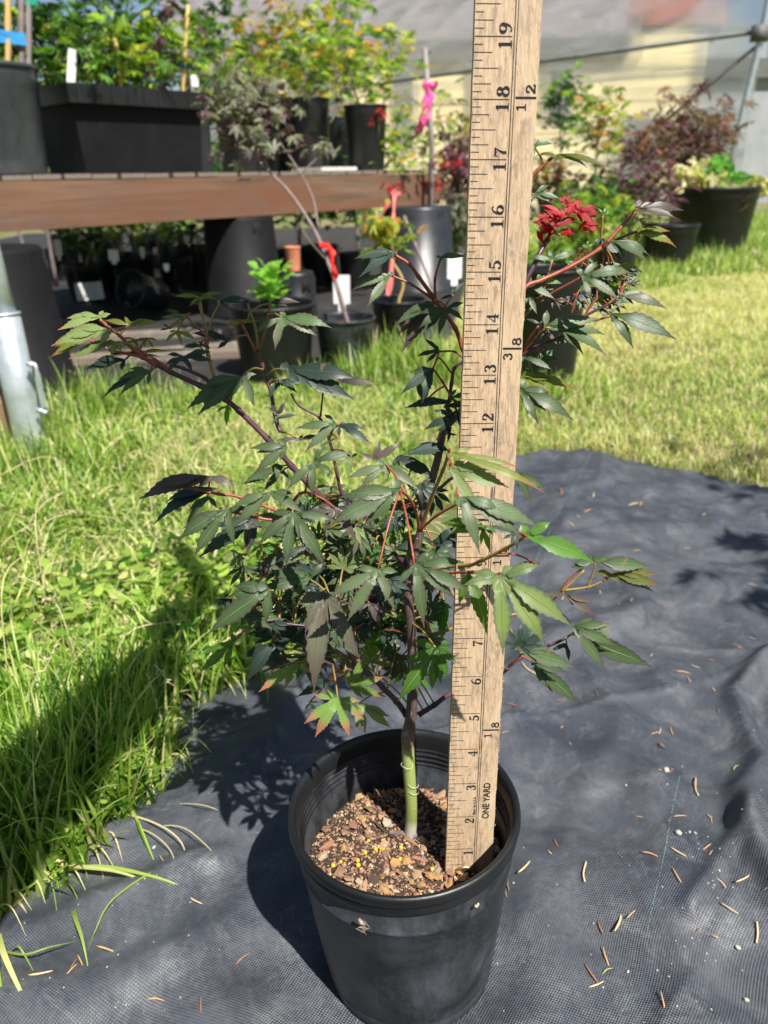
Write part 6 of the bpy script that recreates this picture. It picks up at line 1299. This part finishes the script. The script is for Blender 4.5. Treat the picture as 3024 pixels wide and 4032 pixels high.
for k, e in enumerate(LIT.split('|')):
    px, py, L, c_, b_ = [int(q) for q in e.split()]; L = max(L, 16); g = gnd(px, py); g = on_fab(g); zc = (M_.T@np.array([g.x, g.y, g.z-EYE]))[2]; Ls = L/F_PX*zc*1.05
    mi = b_ if c_ != 3 else 3
    if c_ == 2 and not b_: mi = 2
    o = link('dry_needle', ND[c_][mi], None, g+Vector((0, 0, .0012)), (random.uniform(-.15, .15), random.uniform(-.1, .1), random.uniform(-.9, 2.2)), Ls)
    if L < 26: o.scale = (Ls, Ls*2.2, Ls*1.3)
    tag(o, DESC[mi], 'dry needle', 'dry needles on the fabric')
bm = bmesh.new(); bmesh.ops.create_icosphere(bm, subdivisions=2, radius=1)
for v in bm.verts: v.co *= 1+.18*noise.noise(v.co*1.7)
peb = bpy.data.meshes.new('pebble'); bm.to_mesh(peb); bm.free(); pm_ = simple('pebble', (.32, .28, .23), (.52, .49, .43), 3, .7, .3); peb.materials.append(pm_)
peb2 = peb.copy(); peb2.materials[0] = simple('soil_crumb', (.09, .06, .04), (.18, .12, .09), 3, .9, .5)
for i, (px, py, s_, lb, me_) in enumerate([(2594, 2980, .0055, 'brown crumb of soil alone on the fabric', peb2), (2612, 3098, .0048, 'large whitish pebble beside a brown needle', peb), (2655, 3360, .0042, 'grey angular pebble near the dusty patch', peb), (2725, 3335, .0022, 'small white pebble in the dusty patch', peb), (2703, 3333, .0020, 'tiny white pebble left of its pair', peb), (2892, 3778, .0034, 'pale yellow pebble at the lower right fold', peb), (2930, 3965, .0030, 'small tan pebble near the bottom right corner', peb), (2465, 3868, .0022, 'tiny tan pebble at the lower middle right', peb), (2457, 3142, .0018, 'tiny white pebble above the dusty patch', peb), (2612, 3170, .0016, 'white speck of stone below the pebble', peb), (620, 3402, .0030, 'yellow pebble among the straw at left', peb), (2020, 3504, .0016, 'white grit grain beside the pot rim', peb), (2810, 3520, .0018, 'white grain in the lower right dust', peb)]):
    o = link('pebble', me_, None, on_fab(gnd(px, py))+Vector((0, 0, s_*.4)), (random.random()*3, 0, random.random()*3), (s_*.65, s_*.5, s_*.4)); tag(o, lb, 'pebble', 'pebbles on the fabric')
mb = MB(); random.seed(9)
for k in range(130):                                   # grit too small to tell apart
    px = random.uniform(1950, 3020); py = random.uniform(2300, 4030)
    if random.random() < .5: px, py = random.gauss(2780, 140), random.gauss(3600, 280)
    if random.random() < .2: px, py = random.uniform(60, 900), random.uniform(3500, 4030)
    g = gnd(min(px, 3020), py)
    if not inpoly([g.x], [g.y], FAB)[0]: continue
    g = on_fab(g); s_ = random.uniform(.0002, .0006); mb.box(g+Vector((0, 0, s_*.5)), (s_*2, s_*1.4, s_), Matrix.Rotation(random.random()*3, 3, 'Z'))
tag(mb.build('grit', pm_, smooth=False), 'fine pale grit and dust grains on the fabric', kind='stuff')
# curled white hair-thin straw beside the stick and the straw along the cloth edge
for i, pl in enumerate([[(2050, 2665), (2075, 2690), (2120, 2703)], [(1450, 2500), (1520, 2490), (1600, 2500)], [(1430, 2540), (1520, 2520), (1620, 2540)], [(1440, 2555), (1500, 2570), (1570, 2560)], [(2735, 3080), (2730, 3150), (2740, 3180)], [(2960, 3700), (2965, 3740), (2962, 3770)], [(2300, 3450), (2290, 3490), (2296, 3520)]]):
    P = [on_fab(gnd(*q))+Vector((0, 0, .002)) for q in pl]; mb = MB(); mb.tube(smooth_path(P, 5), .0007, 5); tag(mb.build('straw', lit[2]), ['curled white straw right of the yardstick', 'tan straw on the fabric edge behind the trunk', 'longer tan straw behind the trunk', 'short straw nearest the trunk base', 'thin curl of root on the fabric at right', 'thin pale straw at the right edge', 'thin straw right of the pot'][i], 'straw', 'straws on the fabric')
# ================================================================ trees that stand just outside the frame (their shade falls into it)
o = empty('nursery_tree', (1.22, .40, 0), 'leafy potted maple standing beyond the right edge whose dappled shade falls on the fabric', 'maple tree')
mb = MB(); mb.tube(smooth_path([Vector((0, 0, 0)), Vector((.03, .02, .5)), Vector((0, 0, 1.25))], 6), [.014-.0009*i for i in range(13)], 8); mb.build('trunk', M['gbark'], o)
random.seed(21); C = []
for k in range(9):
    a = k*2.4; e = Vector((math.cos(a)*.26, math.sin(a)*.26, .75+.07*k)); mb = MB(); mb.tube(smooth_path([Vector((.01, 0, .5+.06*k)), e*.6+Vector((0, 0, .3)), e], 4), .004, 5); mb.build('branch', M['gbark'], o); C += [(o.location+e+Vector((random.gauss(0, .08), random.gauss(0, .08), random.gauss(0, .05))))[:] for _ in range(26)]
leaf_cloud('foliage', C, .055, 'green', 'maple', o, o.location)
o = empty('nursery_tree', (2.9, 1.2, 0), 'tall leafy maple beyond the right edge shading the lawn', 'maple tree'); mb = MB(); mb.tube([Vector((0, 0, 0)), Vector((0, 0, 2.0))], .02, 8); mb.build('trunk', M['gbark'], o)
C = [(o.location.x+random.gauss(0, .4), o.location.y+random.gauss(0, .35), 1.6+random.gauss(0, .28)) for _ in range(420)]; leaf_cloud('foliage', C, .07, 'green', 'maple', o, o.location)
# ================================================================ the person holding the yardstick and the phone (behind the camera)
def skin(name, J, E, mat, parent, lvl=2):
    me = bpy.data.meshes.new(name); me.from_pydata([j[0] for j in J], E, []); o = bpy.data.objects.new(name, me); COL.objects.link(o); md = o.modifiers.new('s', 'SKIN'); md.use_smooth_shade = True
    if not me.skin_vertices: bpy.context.view_layer.objects.active = o
    sv = me.skin_vertices[0].data
    for i, j in enumerate(J): sv[i].radius = (j[1], j[2] if len(j) > 2 else j[1]); sv[i].use_root = i == 0
    ss = o.modifiers.new('d', 'SUBSURF'); ss.levels = ss.render_levels = lvl; o.data.materials.append(mat); o.parent = parent; return o
person = empty('person', (0.02, -.42, 0), 'kneeling person in a dark jacket reaching forward to steady the yardstick', 'person')
Z_ = Vector((0.02, -.42, 0)); v = lambda x, y, z: tuple(Vector((x, y, z))-Z_)
jk = simple('jacket_cloth', (.03, .035, .05), (.06, .07, .09), 30, .85, .3); sk_ = simple('skin', (.42, .24, .16), (.52, .32, .23), 20, .5); jn = simple('jeans', (.05, .07, .12), (.09, .12, .19), 40, .85, .3); hr = simple('hair', (.03, .018, .01), (.06, .035, .02), 60, .6, .5)
stick_pt = R0+RD*(26*I_)
bd_ = skin('body', [(v(.02, -.62, .30), .15, .12), (v(.02, -.52, .48), .14, .11), (v(.01, -.42, .68), .16, .11), (v(.0, -.36, .82), .13, .10), (v(0, -.33, .88), .055), (v(0, -.30, .95), .05),
    (v(-.19, -.34, .80), .065), (v(-.07, -.05, .75), .052), (v(.0, .22, .715), .042), (v(stick_pt.x-.02, stick_pt.y-.09, .735), .028),
    (v(.20, -.34, .80), .065), (v(.26, -.22, .58), .048), (v(.10, -.10, .50), .034),
    (v(-.11, -.58, .28), .095), (v(-.15, -.28, .10), .065), (v(-.15, -.66, .06), .05), (v(.15, -.58, .28), .095), (v(.20, -.28, .30), .07), (v(.20, -.34, .06), .05), (v(.20, -.22, .03), .04)],
    [(0, 1), (1, 2), (2, 3), (3, 4), (4, 5), (3, 6), (6, 7), (7, 8), (8, 9), (3, 10), (10, 11), (11, 12), (0, 13), (13, 14), (14, 15), (0, 16), (16, 17), (17, 18), (18, 19)], jk, person)
hd = skin('head', [(v(0, -.28, .93), .05), (v(.0, -.26, 1.0), .085, .095), (v(0, -.27, 1.07), .08), (v(0, -.17, .99), .018)], [(0, 1), (1, 2), (1, 3)], sk_, person); hd['label'] = 'bare head bent forward'
for sx_ in (-1, 1):
    mb = MB(); mb.tube([Vector(v(.026*sx_, -.182, 1.018)), Vector(v(.034*sx_, -.184, 1.018))], .006, 8); mb.build('eye', M['white'], hd); mb = MB(); mb.tube([Vector(v(.078*sx_, -.27, 1.03)), Vector(v(.092*sx_, -.275, 1.01)), Vector(v(.080*sx_, -.265, .985))], [.006, .009, .006], 8); mb.build('ear', sk_, hd)
mb = MB(); mb.tube([Vector(v(-.022, -.186, .955)), Vector(v(0, -.178, .952)), Vector(v(.022, -.186, .955))], [.002, .005, .002], 8); mb.build('mouth', simple('lips', (.30, .10, .08), (.36, .13, .10)), hd)
hh_ = skin('hair', [(v(0, -.30, 1.03), .092), (v(0, -.30, 1.09), .08)], [(0, 1)], hr, person)
def hand(c, fwd, side, up, grip, name='hand'):
    J = [(tuple(c-Z_), .024, .014), (tuple(c+fwd*.045-Z_), .034, .013), (tuple(c+fwd*.075-Z_), .03, .011)]; E = [(0, 1), (1, 2)]
    for k, (o_, l) in enumerate(((-.030, .9), (-.010, 1.0), (.010, .95), (.028, .75))):
        i = len(J); b = c+fwd*.080+side*o_
        J += [(tuple(b-Z_), .0092), (tuple(b+fwd*.024*l+up*grip*.010-Z_), .0085), (tuple(b+fwd*.030*l+up*grip*.030*l-Z_), .008), (tuple(b+fwd*.018*l+up*grip*.046*l-Z_), .0072)]; E += [(2, i), (i, i+1), (i+1, i+2), (i+2, i+3)]
    i = len(J); J += [(tuple(c+fwd*.03-side*.035-Z_), .012), (tuple(c+fwd*.055-side*.042+up*grip*.02-Z_), .0105), (tuple(c+fwd*.07-side*.028+up*grip*.03-Z_), .009)]; E += [(1, i), (i, i+1), (i+1, i+2)]
    return skin(name, J, E, sk_, person, 2)
hand(Vector((stick_pt.x-.032, stick_pt.y-.095, stick_pt.z-.01)), Vector((.05, .99, 0)).normalized(), Vector((0, 0, 1)), Vector((1, -.05, 0)), 1)
hand(Vector((.075, -.10, .495)), Vector((-.35, .93, .1)).normalized(), Vector((0, .1, 1)).normalized(), Vector((-.93, -.35, 0)), .9)
mb = MB(); mb.box((0, 0, 0), (.072, .008, .147)); o = mb.build('smartphone', simple('phone_case', (.01, .01, .012), (.015, .015, .017), 5, .3), smooth=False); o.location = (.022, -.022, .470); o.rotation_euler = (-PITCH, 0, 0); tag(o, 'dark smartphone held behind the pot to take the picture', 'smartphone')
